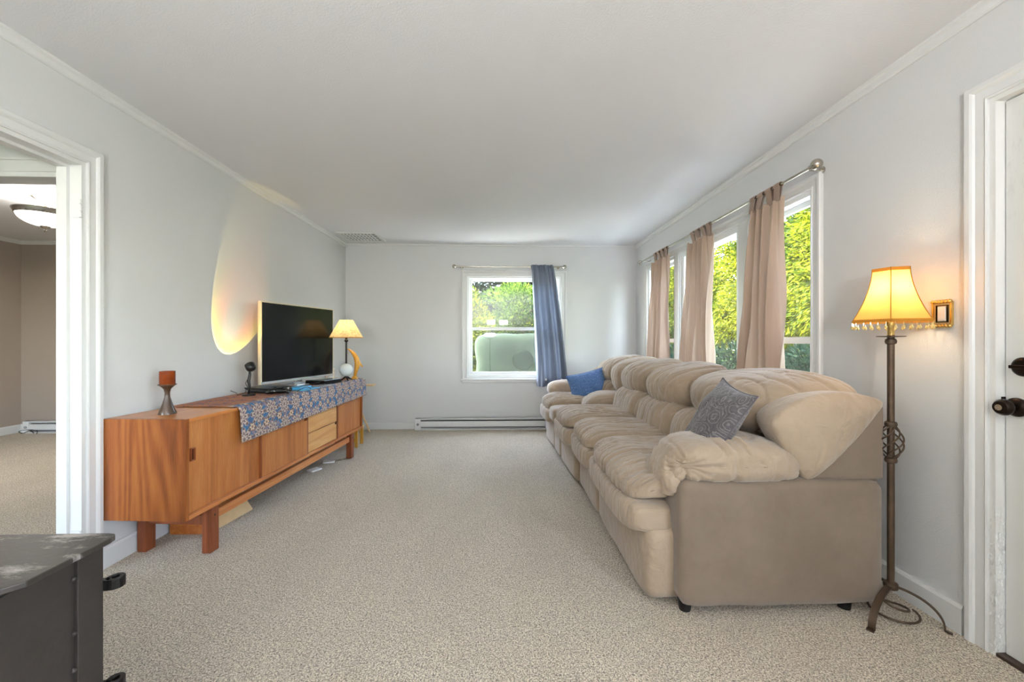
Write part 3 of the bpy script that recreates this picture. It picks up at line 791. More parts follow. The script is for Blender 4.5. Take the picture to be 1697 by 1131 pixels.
for x, y in ((.82, 3.30), (1.5, 3.3), (.82, 4.88), (1.5, 4.88)):
    mb().lathe((x, y, 0), [(.024, 0), (.03, .05)], 12).build('foot', 'rubber', love, smooth='auto')
love.location = (1.60, 3.235, 0); love.rotation_euler = (0, 0, math.radians(2.2))

def throw_pillow(name, label, mat, c, size, thick, ex, ey, seed):
    """ex, ey: in-plane axes"""
    ex = Vector(ex).normalized(); ey = (Vector(ey) - ex * Vector(ey).dot(ex)).normalized(); ez = ex.cross(ey); c = Vector(c)
    N = 36; vs = []; uv = []
    for sg in (1, -1):
        for j in range(N + 1):
            for i in range(N + 1):
                u = i / N * 2 - 1; v_ = j / N * 2 - 1
                t = max(0, (1 - u * u)) ** .55 * max(0, (1 - v_ * v_)) ** .55
                px = u * (1 - .09 * (1 - v_ * v_) * abs(u)); py = v_ * (1 - .09 * (1 - u * u) * abs(v_))
                h = sg * thick * t
                h *= 1 + .25 * noise.noise(Vector((u * 1.5 + seed, v_ * 1.5, sg)))
                h -= sg * .007 * crease((u, v_, 0), 1.2, 5, 1, .12, seed) * t
                vs.append(c + ex * px * size[0] / 2 + ey * py * size[1] / 2 + ez * h); uv.append((i / N, j / N))
    fs = []
    for s_ in (0, 1):
        b = s_ * (N + 1) ** 2
        for j in range(N):
            for i in range(N):
                q = (b + j * (N + 1) + i, b + j * (N + 1) + i + 1, b + (j + 1) * (N + 1) + i + 1, b + (j + 1) * (N + 1) + i)
                fs.append(q if s_ == 0 else q[::-1])
    r = thing(name, label, 'cushion', tuple(c - Vector((0, 0, size[1] / 2))))
    m = mb(); m.v = [tuple(p) for p in vs]; m.f = fs; m.uv = uv
    m.build('cover', mat, r, smooth=True)
    edge = []
    for k in range(4 * 20):
        sd, t = divmod(k, 20); t = t / 20 * 2 - 1
        u, v_ = [(t, -1), (1, t), (-t, 1), (-1, -t)][sd]
        px = u * (1 - .09 * (1 - v_ * v_) * abs(u)); py = v_ * (1 - .09 * (1 - u * u) * abs(v_))
        edge.append(c + ex * px * size[0] / 2 + ey * py * size[1] / 2)
    mb().tube(edge + [edge[0]], .004, 6, False).build('piping', mat, r, smooth=True)
    return r
throw_pillow('throw_pillow', 'grey paisley cushion propped in the corner of the near sofa', 'pillow_grey', (1.010, 1.852, .768), (.42, .335), .07, (-.21, .08, -.38), (-.06, -.32, -.087), 3)
throw_pillow('throw_pillow', 'blue patterned cushion leaning on the far arm of the loveseat', 'pillow_blue', (.975, 4.36, .675), (.43, .31), .07, (.95, -.05, .23), (-.12, .34, .95), 8)

# ------------------------------------------------------------------ sideboard
SBA = math.atan2(.14, 2.15)           # turned slightly away from the wall
sbl = thing('sideboard', 'long mid century teak sideboard with sliding doors under the television', 'sideboard', (0, 0, 0))
# local frame: x from front(0) back to -0.43; y along 0..L
SL, SD, Z0, Z1 = 2.17, .43, .25, .765
sbl.location = (-1.575, 2.05, 0); sbl.rotation_euler = (0, 0, -SBA)
SBM = Matrix.Translation((-1.575, 2.05, 0)) @ Matrix.Rotation(-SBA, 4, 'Z')
def sbp(x, y, z): return tuple(SBM @ Vector((x, y, z)))
class SB(MB):
    pass
# children built directly in local coordinates
WM[sbl.name] = Matrix.Identity(4)
mb().box(-SD, 0, 0, .02, Z0, Z1 - .0).build('end_panel', 'teak_end', sbl, bevel=.0015)
mb().box(-SD, 0, SL - .02, SL, Z0, Z1).build('end_panel', 'teak_end', sbl, bevel=.0015)
mb().box(-SD, 0, .02, SL - .02, Z1 - .02, Z1).build('top_panel', 'teak_top', sbl, bevel=.0015)
mb().box(-SD, 0, .02, SL - .02, Z0, Z0 + .022).build('bottom_panel', 'teak_rail', sbl, bevel=.0015)
mb().box(-SD, -SD + .01, .02, SL - .02, Z0 + .022, Z1 - .02).build('back_panel', 'teak', sbl)
for a in (.585, 1.13, 1.63):
    mb().box(-SD + .01, -.006, a - .009, a + .009, Z0 + .022, Z1 - .02).build('divider', 'teak_leg', sbl)
def door(y0, y1, x, hy):
    d = mb().box(x - .014, x, y0, y1, Z0 + .024, Z1 - .022).build('door', 'teak', sbl, bevel=.001)
    if hy is not None:
        m = mb(); zc = .575
        for (a, b, c, e) in ((hy - .013, hy - .009, zc - .033, zc + .033), (hy + .009, hy + .013, zc - .033, zc + .033), (hy - .009, hy + .009, zc - .033, zc - .029), (hy - .009, hy + .009, zc + .029, zc + .033)):
            m.box(x - .004, x + .012, a, b, c, e)
        m.build('pull', 'teak_leg', d); mb().box(x - .001, x + .0012, hy - .009, hy + .009, zc - .029, zc + .029).build('pull_recess', 'gloss_black', d)
door(.022, .60, -.018, .055); door(.585, 1.122, -.004, 1.09); door(1.665, SL - .022, -.018, None)
for k in range(3):
    z = Z0 + .026 + k * .156
    dr = mb().box(-.03, -.010, 1.142, 1.616, z, z + .149).build('drawer', 'teak_light', sbl, bevel=.0015)
    mb().box(-.012, -.0094, 1.585, 1.612, z + .133, z + .149).build('finger_notch', 'gloss_black', dr)
for y in (.20, SL - .22):
    for x in (-.035, -SD + .03):
        l = mb().box(x - .025, x + .025, y - .03, y + .03, 0, Z0 + (.0 if x > -.2 else 0)).build('leg', 'teak_leg', sbl, bevel=.003)
        mb().lathe((x + .0245, y, .20), [(.006, 0), (.006, .0015)], 10, axis=(1, 0, 0)).build('dowel', 'black', l)
    mb().box(-SD + .05, -.055, y - .014, y + .014, .15, .20).build('crossbar', 'teak_leg', sbl)
for x in (-.04,): mb().box(x - .02, x + .012, .23, SL - .25, .165, .215).build('stretcher', 'teak_rail', sbl, bevel=.002)
SBT = Z1

# brocade runner draped over the top
rn = thing('table_runner', 'blue brocade runner with beige flowers draped over sideboard front', 'table runner', sbp(-.2, 1.2, .60))
def fr(u, vv):
    """u along the length, vv from the wall edge over the top, down the front"""
    y = .30 + u * (SL + .05 - .30)
    run = .405; tot = run + .205 - .035 * u
    d = vv * tot
    y += (.06 * (1 - u)) * (1 if d < run else 1) - .05 * (1 - u) * max(0, (.2 - d) / .2) * 0
    wob = .004 * noise.noise(Vector((u * 14, vv * 6, 1.0)))
    if d < run - .015: x = -run + d; z = SBT + .004 + abs(wob)
    else:
        e = d - (run - .015); R_ = .014
        if e < R_ * PI / 2: a = e / R_; x = -.005 + R_ * math.sin(a) - 0.004; z = SBT + .004 - R_ * (1 - math.cos(a))
        else:
            dd = e - R_ * PI / 2; x = .008 + .010 * dd / .15 + .012 * noise.noise(Vector((u * 16, 3, dd * 3))) * min(1, dd * 12) + .004; z = SBT - .010 - dd
    over = max(0, y - SL)
    if over > 0 and d < run: z -= over * .6
    return sbp(x, y, z)
mbr = mb().grid(fr, 150, 60)
L_ = SL - .25
mbr.uv = [(i / 150 * L_, (1 - j / 60) * .60) for j in range(61) for i in range(151)]
cl = mbr.build('cloth', 'runner', rn, smooth=True)
sol = cl.modifiers.new('thickness', 'SOLIDIFY'); sol.thickness = .003; sol.offset = 1
CT = SBT + .0085                       # height of things that stand on the runner

# candle holder
p = (-1.80, 2.215, SBT)
c = thing('candle_holder', 'amber glass candle on a turned dark wood pedestal', 'candle holder', p)
mb().lathe(p, [(.040, 0), (.040, .004), (.034, .02), (.022, .055), (.0125, .09), (.0115, .115), (.016, .135), (.030, .15), (.041, .158), (.041, .162), (.033, .160), (0, .160)], 28).build('pedestal', 'walnut', c, smooth='auto')
g = mb().lathe((p[0], p[1], p[2] + .160), [(.033, 0), (.035, .004), (.035, .072), (.032, .072), (.032, .058), (0, .058)], 28).build('candle_glass', 'amber', c, smooth='auto')
mb().lathe((p[0], p[1], p[2] + .218), [(.0315, 0), (.0315, .006), (0, .006)], 24).build('wax', 'wax', g, smooth='auto')

# sunset projector lamp
sp = Vector((-1.775, 2.875, CT))
sl = thing('sunset_lamp', 'black gooseneck projector lamp casting yellow glow on wall', 'lamp', tuple(sp))
mb().lathe(sp, [(.042, 0), (.042, .008), (.036, .012), (.008, .014), (0, .014)], 24).build('base', 'black', sl, smooth='auto')
mb().tube([sp + Vector((0, 0, .012)), sp + Vector((.004, .004, .06)), sp + Vector((0, 0, .10)), sp + Vector((.003, .008, .15)), sp + Vector((0, .012, .175))], [.008, .008, .010, .009, .007], 12).build('stem', 'black', sl, smooth=True)
LD = Vector((-.576, .41, .708)).normalized(); HC = sp + Vector((0, .02, .203))
mb().lathe(HC, [(0, -.034), (.018, -.032), (.029, -.022), (.032, -.008), (.032, .018), (.028, .022), (.026, .02), (.026, .012), (0, .012)], 24, axis=LD).build('head', 'black', sl, smooth='auto')
mb().lathe(HC, [(0, .0145), (.024, .0135), (.024, .0125), (0, .0125)], 20, axis=LD).build('lens', 'amber', sl, smooth=True)
m = mb(); m.tube([sp + Vector((-.005 + .012 * math.cos(t * 3), -.002 + .012 * math.sin(t * 3), .02 + t * .055)) for t in np.linspace(0, 2.4, 24)] , .002, 6); m.tube([sp + Vector((-.02 - .05 * t, .02 * math.sin(t * 5), .006 + .03 * (1 - t) ** 2)) for t in np.linspace(0, 2, 12)], .002, 6)
m.build('cord', 'black', sl, smooth=True)
# its beam: a warm ringed gobo
lo = add_light('sunset_beam', 'SPOT', tuple(HC + LD * .028), 14, (1, 1, 1), direction=LD, spot_size=2 * .553, spot_blend=.02, shadow_soft_size=.003)
ld = lo.data; ld.use_nodes = True; lt = ld.node_tree; lt.nodes.clear()
def LN(t, **p):
    k = lt.nodes.new('ShaderNode' + t)
    for a, b in p.items(): setattr(k, a, b)
    return k
tc = LN('TexCoord'); sxn = LN('SeparateXYZ'); lt.links.new(tc.outputs['Normal'], sxn.inputs[0])
ab = LN('Math', operation='ABSOLUTE'); lt.links.new(sxn.outputs[2], ab.inputs[0])
ac = LN('Math', operation='ARCCOSINE'); lt.links.new(ab.outputs[0], ac.inputs[0])
dv = LN('Math', operation='DIVIDE'); dv.inputs[1].default_value = .553; lt.links.new(ac.outputs[0], dv.inputs[0])
rp = LN('ValToRGB'); lt.links.new(dv.outputs[0], rp.inputs[0])
els = rp.color_ramp.elements
stops = [(0.0, (.30, .26, .16)), (.35, (.36, .26, .12)), (.55, (.85, .24, .03)), (.72, (1.0, .34, .01)), (.86, (1.0, .62, .03)), (.955, (.9, .66, .08)), (1.0, (1.4, 1.05, .30))]
while len(els) < len(stops): els.new(.5)
for e, (q, col_) in zip(els, stops): e.position = q; e.color = (*col_, 1)
em = LN('Emission'); lt.links.new(rp.outputs[0], em.inputs[0]); ou = LN('OutputLight'); lt.links.new(em.outputs[0], ou.inputs[0])

# television
A0 = Vector((-1.862, 3.165, 0)); A1 = Vector((-1.655, 4.02, 0)); zt0, zt1 = .815, 1.475
tv = thing('television', 'large flat screen television switched off on the sideboard', 'television', tuple((A0 + A1) / 2 + Vector((0, 0, CT))))
dA = (A1 - A0).normalized(); nA = Vector((dA.y, -dA.x, 0)); LA = (A1 - A0).length
def tvbox(m, s0, s1, z0, z1, t0, t1):
    pts = [(A0 + dA * s + nA * t) for s, t in ((s0, t0), (s1, t0), (s1, t1), (s0, t1))]
    return m.prism([(q.x, q.y) for q in pts], 'z', z0, z1)
tvbox(mb(), 0, LA, zt0, zt1, -.028, 0).build('body', 'tv_side', tv, bevel=.003)
tvbox(mb(), .012, LA - .012, zt0 + .022, zt1 - .010, -.001, .0012).build('screen', 'screen', tv)
tvbox(mb(), .005, LA - .005, zt0 + .004, zt0 + .022, -.001, .003).build('lower_bezel', 'silver', tv)
tvbox(mb(), .30, .58, CT, CT + .012, -.12, .075).build('stand_foot', 'silver', tv, bevel=.003)
tvbox(mb(), .40, .48, CT + .01, zt0 + .05, -.045, -.025).build('stand_neck', 'silver', tv)

# small things on the runner
def local_box(c, ang, sx, sy, sz, m=None, zoff=0, top=None):
    """rotated box; optional (dx) slant of the top"""
    m = m or mb(); c = Vector(c); R = Matrix.Rotation(ang, 3, 'Z'); vs = []
    for z, k in ((0, 0), (sz, 1)):
        for a, b in ((-1, -1), (1, -1), (1, 1), (-1, 1)):
            q = Vector((a * sx / 2, b * sy / 2, z + zoff))
            if top and k: q.x += top
            vs.append(c + R @ q)
    return m.add(vs, [(0, 3, 2, 1), (4, 5, 6, 7), (0, 1, 5, 4), (1, 2, 6, 5), (2, 3, 7, 6), (3, 0, 4, 7)])
gc = thing('game_console', 'slanted black game console beside the television foot', 'game console', (-1.735, 3.06, CT))
local_box((-1.735, 3.06, CT), -.35, .24, .16, .018, top=.02).build('lower_body', 'black', gc, bevel=.002)
local_box((-1.735, 3.06, CT + .021), -.35, .27, .17, .018, top=-.02).build('upper_body', 'black', gc, bevel=.002)
local_box((-1.735, 3.06, CT + .017), -.35, .24, .15, .005).build('light_strip', 'silver', gc)
ct = thing('game_controller', 'black game controller lying in front of the console', 'game controller', (-1.585, 2.925, CT))
R = Matrix.Rotation(.15, 3, 'Z'); cc = Vector((-1.585, 2.925, CT + .026))
def rp_(x, y, z): return cc + R @ Vector((x, y, z))
def bend(q, d):
    q = q.copy(); k = max(0, abs(q.x) / .08 - .5); q.y -= .08 * k; q.z -= .012 * k; return q
mb().superbox(tuple(cc), (.08, .030, .019), 2.6, 16, bend, R.to_quaternion()).build('shell', 'gloss_black', ct, smooth=True)
for s_ in (-1, 1):
    mb().lathe(rp_(.028 * s_, -.012, .014), [(.006, 0), (.006, .008), (.010, .010), (.010, .013), (0, .012)], 14).build('thumbstick', 'rubber', ct, smooth='auto')
mb().sphere(rp_(.055, .006, .018), .006, 10, 6).build('button', 'silver', ct, smooth=True)
local_box((-1.575, 3.24, CT), -.12, .16, .23, .006).build('blue_folder', 'blue', bevel=.001, label='bright blue folder lying flat before the television', category='folder')
local_box((-1.60, 3.245, CT + .006), -.12, .10, .15, .016).build('blue_case', 'blue', bevel=.0015, label='small bright blue case stacked on the blue folder', category='case')
local_box((-1.535, 3.48, CT), -.3, .13, .17, .006).build('silver_tablet', 'silver', bevel=.001, label='thin silver tablet lying at the runner edge', category='tablet')
mp = thing('media_player', 'flat glossy black media player between television and table lamp', 'media player', (-1.60, 3.68, CT))
local_box((-1.60, 3.68, CT + .004), -.25, .19, .24, .034).build('body', 'gloss_black', mp, bevel=.002)
local_box((-1.60, 3.68, CT), -.25, .16, .2, .004).build('foot_pad', 'rubber', mp)
m = mb(); m.tube([(-1.53 + .03 * math.sin(t * 2.2), 3.06 + .16 * t, CT + .006 + .022 * abs(math.sin(t * 3.1))) for t in np.linspace(0, 1.1, 24)], .003, 6)
m.build('controller_cable', 'black', smooth=True, label='short black cable curled over the blue folder', category='cable')
bxs = thing('desk_speaker', 'small beige box speaker behind the television edge', 'speaker', (-1.74, 4.0, CT))
local_box((-1.71, 4.07, CT), .4, .09, .08, .11).build('cabinet', 'beige_plastic', bxs, bevel=.012, segs=3)
local_box((-1.71, 4.07, CT + .015), .4, .07, .083, .08).build('grille', 'silver', bxs, bevel=.01)

# table lamp
tl = Vector((-1.492, 3.925, CT))
t = thing('table_lamp', 'table lamp with parchment shade and pale ball on twig feet', 'lamp', tuple(tl))
for a in (1.2, 2.6, 4.3, 5.3):
    d = Vector((math.cos(a), math.sin(a), 0))
    mb().tube([tl + d * .078 + Vector((0, 0, .005)), tl + d * .03 + Vector((0, 0, .028)), tl - d * .035 + Vector((0, 0, .062))], [.005, .009, .004], 8).build('twig_foot', 'bronze', t, smooth=True)
mb().sphere(tl + Vector((0, 0, .105)), .063, 24, 16).build('ball', 'marble', t, smooth=True)
mb().tube([tl + Vector((0, 0, .165)), tl + Vector((0, 0, .40))], .008, 10).build('rod', 'dark_metal', t, smooth='auto')
mb().lathe(tl + Vector((0, 0, .375)), [(.010, 0), (.017, .01), (.017, .02), (.011, .026), (.011, .05)], 16).build('collar', 'dark_metal', t, smooth='auto')
sh = tl + Vector((0, 0, .418))
prof = [(.152, 0), (.153, .003), (.064, .168), (.063, .172)]
mb().lathe(sh, [(r, h) for r, h in prof], 40, caps=False).build('lamp_shade', 'shade_parch', t, smooth='auto')
mb().lathe(sh, [(.152, -.001), (.155, -.001), (.155, .005), (.152, .005)], 40, caps=False).build('shade_trim', 'shade_band', t)
mb().sphere(sh + Vector((0, 0, .085)), .028, 14, 10).build('bulb', 'bulb', t, smooth=True)
add_light('table_lamp_light', 'POINT', tuple(sh + Vector((0, 0, .085))), 5.5, (1, .78, .48), shadow_soft_size=.03)

# wooden dolphin
dl = Vector((-1.475, 4.11, CT))
d = thing('dolphin_carving', 'carved golden wood dolphin standing beside the table lamp', 'carving', tuple(dl))
spine = [(.0, .03), (.006, .07), (.018, .12), (.022, .17), (.008, .225), (-.020, .27), (-.045, .295), (-.075, .315)]
rad = [.016, .017, .024, .028, .024, .017, .008, .003]
mb().tube([dl + Vector((a * 1.15, 0, z)) for a, z in spine], rad, 12).build('body', 'sculpt', d, smooth=True)
m = mb(); m.prism([(dl.x - .03, dl.z + .0), (dl.x + .03, dl.z), (dl.x + .026, dl.z + .012), (dl.x + .012, dl.z + .034), (dl.x - .012, dl.z + .034), (dl.x - .028, dl.z + .012)], 'y', dl.y - .02, dl.y + .02); m.build('base', 'sculpt', d, bevel=.004)
m = mb(); m.prism([(dl.x + .03, dl.z + .20), (dl.x + .085, dl.z + .125), (dl.x + .075, dl.z + .12), (dl.x + .035, dl.z + .15)], 'y', dl.y - .005, dl.y + .005); m.build('fin', 'sculpt', d, bevel=.002)

# leaning board under the sideboard
m = mb(); m.add([(-1.985, 2.40, 0), (-1.76, 2.40, 0), (-1.73, 2.40, .105), (-1.985, 2.40, .16), (-1.985, 2.43, 0), (-1.72, 2.43, 0), (-1.60, 2.76, .0), (-1.62, 2.74, .10)], [(0, 1, 2, 3)])
m = mb(); m.prism([(-1.97, .002), (-1.765, .002), (-1.80, .135), (-1.97, .15)], 'y', 2.44, 2.462)
m.build('leaning_board', 'board', bevel=.002, label='brown wooden board standing behind the sideboard leg', category='board')
m = mb(); a = Vector((-1.745, 2.45, 0)); b = Vector((-1.70, 2.80, 0))
m.add([tuple(a), tuple(b), (b.x - .05, b.y - .03, .12), (a.x - .06, a.y, .12), (a.x - .02, a.y, 0), (b.x - .02, b.y, 0), (b.x - .07, b.y - .03, .12), (a.x - .08, a.y, .12)], [(0, 1, 2, 3), (4, 7, 6, 5), (0, 4, 5, 1), (1, 5, 6, 2), (2, 6, 7, 3), (3, 7, 4, 0)])
m.build('pale_plank', 'birch', label='pale plank lying tilted under the sideboard', category='plank')

# folding easel with a shelf beyond the sideboard
es = thing('wooden_easel', 'pale wooden easel with narrow shelf behind the sideboard end', 'easel', (-1.66, 4.82, 0))
mb().box(-1.86, -1.455, 4.62, 4.74, .640, .655).build('shelf', 'birch', es, bevel=.002)
for x0, x1, y1 in ((-1.56, -1.645, 5.10), (-1.70, -1.672, 4.90), (-1.82, -1.86, 5.10)):
    mb().tube([(x0 - .16, 4.64, .64), (x1, y1, .008)], .011, 8).build('leg', 'birch', es, smooth='auto')
mb().box(-1.875, -1.70, 4.61, 4.63, .60, .64).build('brace', 'birch', es, bevel=.002)
st = thing('step_stool', 'small honey wood step stool under the sideboard far end', 'stool', (-1.66, 4.45, 0))
mb().box(-1.78, -1.54, 4.36, 4.58, .19, .21).build('step_top', 'birch', st, bevel=.003)
for x in (-1.775, -1.575):
    for y in (4.37, 4.545): mb().box(x, x + .03, y, y + .03, 0, .19).build('leg', 'sculpt', st, bevel=.002)
mb().box(-1.75, -1.575, 4.372, 4.392, .06, .10).build('rung', 'sculpt', st)
for i, (x, y, a) in enumerate([(-1.63, 3.86, .3), (-1.66, 3.62, 1.1)]):
    local_box((x, y, .001), a, .10, .075, .012).build('paper_packet', 'paper', label=['white paper packet on carpet near the far sideboard leg', 'white paper packet on carpet under the sideboard drawers'][i], category='packet', group='paper packets under the sideboard')

# ------------------------------------------------------------------ floor lamp
fl = Vector((1.668, 1.648, 0))
f = thing('floor_lamp', 'wrought iron floor lamp with gold fringed bell shade', 'floor lamp', tuple(fl))
def arch(p, q, hgt, n=14):
    out = []
    for k in range(n + 1):
        t_ = k / n; a = t_ * PI / 2
        out.append((p.x + (q.x - p.x) * math.sin(a), p.y + (q.y - p.y) * math.sin(a), hgt * math.cos(a) ** .9 + .006))
    return out
for foot in (Vector((1.492, 1.552, 0)), Vector((1.772, 1.530, 0)), Vector((1.70, 1.83, 0))):
    dd = (foot - fl).normalized(); side = Vector((-dd.y, dd.x, 0)) * .024
    pth = arch(fl + dd * .012, foot, .112)
    if foot.x > 1.72 or foot.y > 1.7: side *= .5
    pth.append((foot.x + dd.x * .02, foot.y + dd.y * .02, .004))
    mb().ribbon(pth, side, .006).build('leg', 'iron', f, smooth='auto')
m = mb(); m.tube([fl + Vector((.075 * (t / 9) ** .6 * math.cos(t), .075 * (t / 9) ** .6 * math.sin(t), .10 - .085 * min(1, t / 7))) for t in np.linspace(.2, 12.5, 70)], .0045, 8)
m.build('scroll', 'iron', f, smooth=True)
mb().tube([fl + Vector((0, 0, .10)), fl + Vector((0, 0, 1.185))], .0125, 14).build('pole', 'iron', f, smooth='auto')
def torus_prof(z, r0, h): return [(r0 * .6, z - h), (r0 * .9, z - h * .7), (r0, z), (r0 * .9, z + h * .7), (r0 * .6, z + h)]
for z, r_, h_ in ((.118, .026, .016), (.652, .022, .012), (.806, .022, .012), (1.158, .02, .013)):
    mb().lathe(fl, torus_prof(z, r_, h_), 20).build('collar', 'iron', f, smooth='auto')
for k in range(6):
    pth = []
    for t_ in np.linspace(0, 1, 22):
        a = k * PI / 3 + t_ * PI * 1.15; r_ = .012 + .030 * math.sin(PI * t_) ** .8
        pth.append(fl + Vector((r_ * math.cos(a), r_ * math.sin(a), .66 + .14 * t_)))
    mb().tube(pth, .0032, 6).build('cage_wire', 'iron', f, smooth=True)
mb().lathe(fl, [(.0, 1.176), (.047, 1.178), (.048, 1.181), (.0, 1.182)], 28).build('drip_plate', 'iron', f, smooth='auto')
mb().lathe(fl, [(.012, 1.18), (.012, 1.215), (.016, 1.22), (.016, 1.26), (.01, 1.27)], 14).build('socket', 'gold', f, smooth='auto')
zs0, zs1 = 1.238, 1.468
cd_ang = math.atan2(-fl.y, -fl.x)                # one rib faces the room
def shade_pt(a, h):
    r = .066 + (.142 - .066) * (1 - h) ** 1.75
    k = ((a - cd_ang) / (PI / 3)) % 1.0; r *= math.cos(PI / 6) / math.cos((k - .5) * PI / 3)
    return (fl.x + r * math.cos(a), fl.y + r * math.sin(a), zs0 + (zs1 - zs0) * h)
mb().grid(lambda u, v_: shade_pt(cd_ang + u * 2 * PI, v_), 60, 18).build('lamp_shade', 'shade_gold', f, smooth='auto')
for k in range(6):
    a = cd_ang + k * PI / 3
    mb().tube([Vector(shade_pt(a, h)) + Vector((math.cos(a), math.sin(a), 0)) * .001 for h in np.linspace(0, 1, 14)], .0016, 6).build('shade_rib', 'shade_band', f, smooth=True)
def band(h0, h1, off):
    def fn(u, v_):
        a = cd_ang + u * 2 * PI; q = shade_pt(a, h0 + (h1 - h0) * v_); return (q[0] + off * math.cos(a), q[1] + off * math.sin(a), q[2])
    return mb().grid(fn, 60, 2)
band(0, .055, .002).build('lower_band', 'shade_band', f, smooth='auto'); band(.94, 1.0, .002).build('upper_band', 'shade_band', f, smooth='auto')
for k in range(30):
    a = cd_ang + (k + .5) / 30 * 2 * PI; q = Vector(shade_pt(a, 0))
    m = mb(); m.tube([q, q - Vector((0, 0, .012))], .001, 5); m.lathe(q - Vector((0, 0, .030)), [(0, 0), (.0045, .004), (.0055, .009), (.003, .016), (0, .019)], 8)
    m.build('crystal_drop', 'crystal', f, smooth='auto')
mb().sphere(fl + Vector((0, 0, 1.375)), .022, 14, 10).build('bulb', 'bulb', f, smooth=True)
add_light('floor_lamp_light', 'POINT', tuple(fl + Vector((0, 0, 1.375))), 4.2, (1, .86, .62), shadow_soft_size=.03)

# made-up lamp body behind the camera, added to carry fill_uplight
tq = Vector((-.3, -1.7, 0))
to = thing('fill_uplight_stand', 'bronze torchiere added for fill light at the back of the room', 'floor lamp', tuple(tq))
mb().lathe(tq, [(.15, 0), (.15, .012), (.03, .03), (.014, .05)], 28).build('base', 'bronze', to, smooth='auto')
mb().tube([tq + Vector((0, 0, .04)), tq + Vector((0, 0, 1.21))], .013, 12).build('pole', 'bronze', to, smooth='auto')
mb().lathe(tq, [(.014, 1.20), (.08, 1.215), (.16, 1.25), (.215, 1.31), (.21, 1.31), (.155, 1.255), (.0, 1.22)], 32, caps=False).build('bowl', 'bronze', to, smooth='auto')

# ornate switch plate
sw = thing('switch_plate', 'ornate gilt framed light switch plate on the right wall', 'switch', (WR - .004, 1.585, 1.215))
y0, y1, z0, z1 = 1.548, 1.622, 1.222, 1.322
mb().box(WR - .006, WR, y0 + .004, y1 - .004, z0 + .004, z1 - .004).build('plate', plain('amber_plate', '#c9b184', .3), sw, bevel=.002)
mb().box(WR - .012, WR - .006, 1.570, 1.600, 1.242, 1.302).build('rocker', 'trim', sw, bevel=.002)
rect_frame(mb(), 'x', y0, y1, z0, z1, .007, WR - .012, WR).build('frame', 'gold', sw, bevel=.002)
for k in range(6):
    for zz in (z0, z1):
        mb().sphere((WR - .011, y0 + (y1 - y0) * (k + .5) / 6, zz), .0085, 10, 6).build('scallop', 'gold', sw, smooth=True)
rect_frame(mb(), 'x', 1.563, 1.607, 1.236, 1.308, .003, WR - .011, WR - .004).build('inner_frame', 'bronze', sw)

# ------------------------------------------------------------------ wood stove
sv = thing('wood_stove', 'dark steel wood stove with worn top plate at left edge', 'stove', (-1.3, .70, 0))
XS, ZT = -.905, .70
top = [(-1.75, .30), (XS - .02, .30), (XS - .02, .765), (XS, .79), (XS, .955), (XS - .004, .971), (XS - .013, .980), (XS - .03, .984), (-1.75, .984)]
mb().prism(top, 'z', ZT - .012, ZT).build('top_plate', 'stove_top', sv, bevel=.002)
mb().box(-1.70, XS - .03, .34, .925, .14, ZT - .012).build('firebox', 'stove', sv)
mb().box(XS - .031, XS - .026, .34, .895, .16, ZT - .02).build('side_panel', 'stove', sv)
mb().box(XS - .055, XS - .022, .905, .962, .14, ZT - .012).build('corner_post', 'stove', sv, bevel=.002)
mb().box(-1.70, XS - .055, .925, .955, .14, ZT - .012).build('front_plate', 'stove', sv)
def lug(z):
    m = mb(); n = 16; ro, ri = .018, .008; c = (XS - .022 + .012, .978)
    out = []; 
    for k in range(n):
        a = 2 * PI * k / n; out.append((c[0] + ro * math.cos(a), c[1] + ro * math.sin(a), c[0] + ri * math.cos(a), c[1] + ri * math.sin(a)))
    vs = []
    for zz in (z - .012, z + .012):
        for o in out: vs.append((o[0], o[1], zz)); vs.append((o[2], o[3], zz))
    fs = []
    for k in range(n):
        a, b = 2 * k, 2 * ((k + 1) % n); N2 = 2 * n
        fs += [(a, b, b + N2, a + N2), (a + 1, a + 1 + N2, b + 1 + N2, b + 1), (a, a + 1, b + 1, b), (a + N2, b + N2, b + 1 + N2, a + 1 + N2)]
    m.add(vs, fs)
    h = m.build('hinge_lug', 'dark_metal', sv, bevel=.0015)
    mb().box(XS - .045, XS - .012, .960, .972, z - .012, z + .012).build('lug_arm', 'dark_metal', h)
lug(.587); lug(.345)
for x in (-1.62, XS - .10):
    for y in (.42, .86): mb().prism([(x - .03, y - .03), (x + .03, y - .03), (x + .03, y + .03), (x - .03, y + .03)], 'z', 0, .14).build('leg', 'stove', sv)
for k, (yy, zz) in enumerate([(.898, .64), (.899, .52), (.898, .44)]): mb().sphere((XS - .024, yy, zz), .005, 8, 6).build('weld_bead', 'stove', sv, smooth=True)

# ------------------------------------------------------------------ ceiling light in the adjoining room
cl_ = Vector((-4.05, 3.68, H))
c = thing('ceiling_light', 'frosted bowl ceiling light with nickel rim in adjoining room', 'ceiling light', (cl_.x, cl_.y, H - .32))
mb().lathe(cl_, [(.088, 0), (.088, -.008), (.07, -.022), (.055, -.032), (.02, -.04), (0, -.04)], 28).build('canopy', 'nickel', c, smooth='auto')
mb().tube([cl_ + Vector((0, 0, -.03)), cl_ + Vector((0, 0, -.13))], .008, 10).build('stem', 'nickel', c, smooth='auto')
for k in range(4):
    a = k * PI / 2 + .4; e = Vector((math.cos(a), math.sin(a), 0))
    mb().tube([cl_ + e * .02 + Vector((0, 0, -.04)), cl_ + e * .07 + Vector((0, 0, -.075)), cl_ + e * .045 + Vector((0, 0, -.11)), cl_ + e * .10 + Vector((0, 0, -.135))], .005, 8).build('scroll_arm', 'nickel', c, smooth=True)
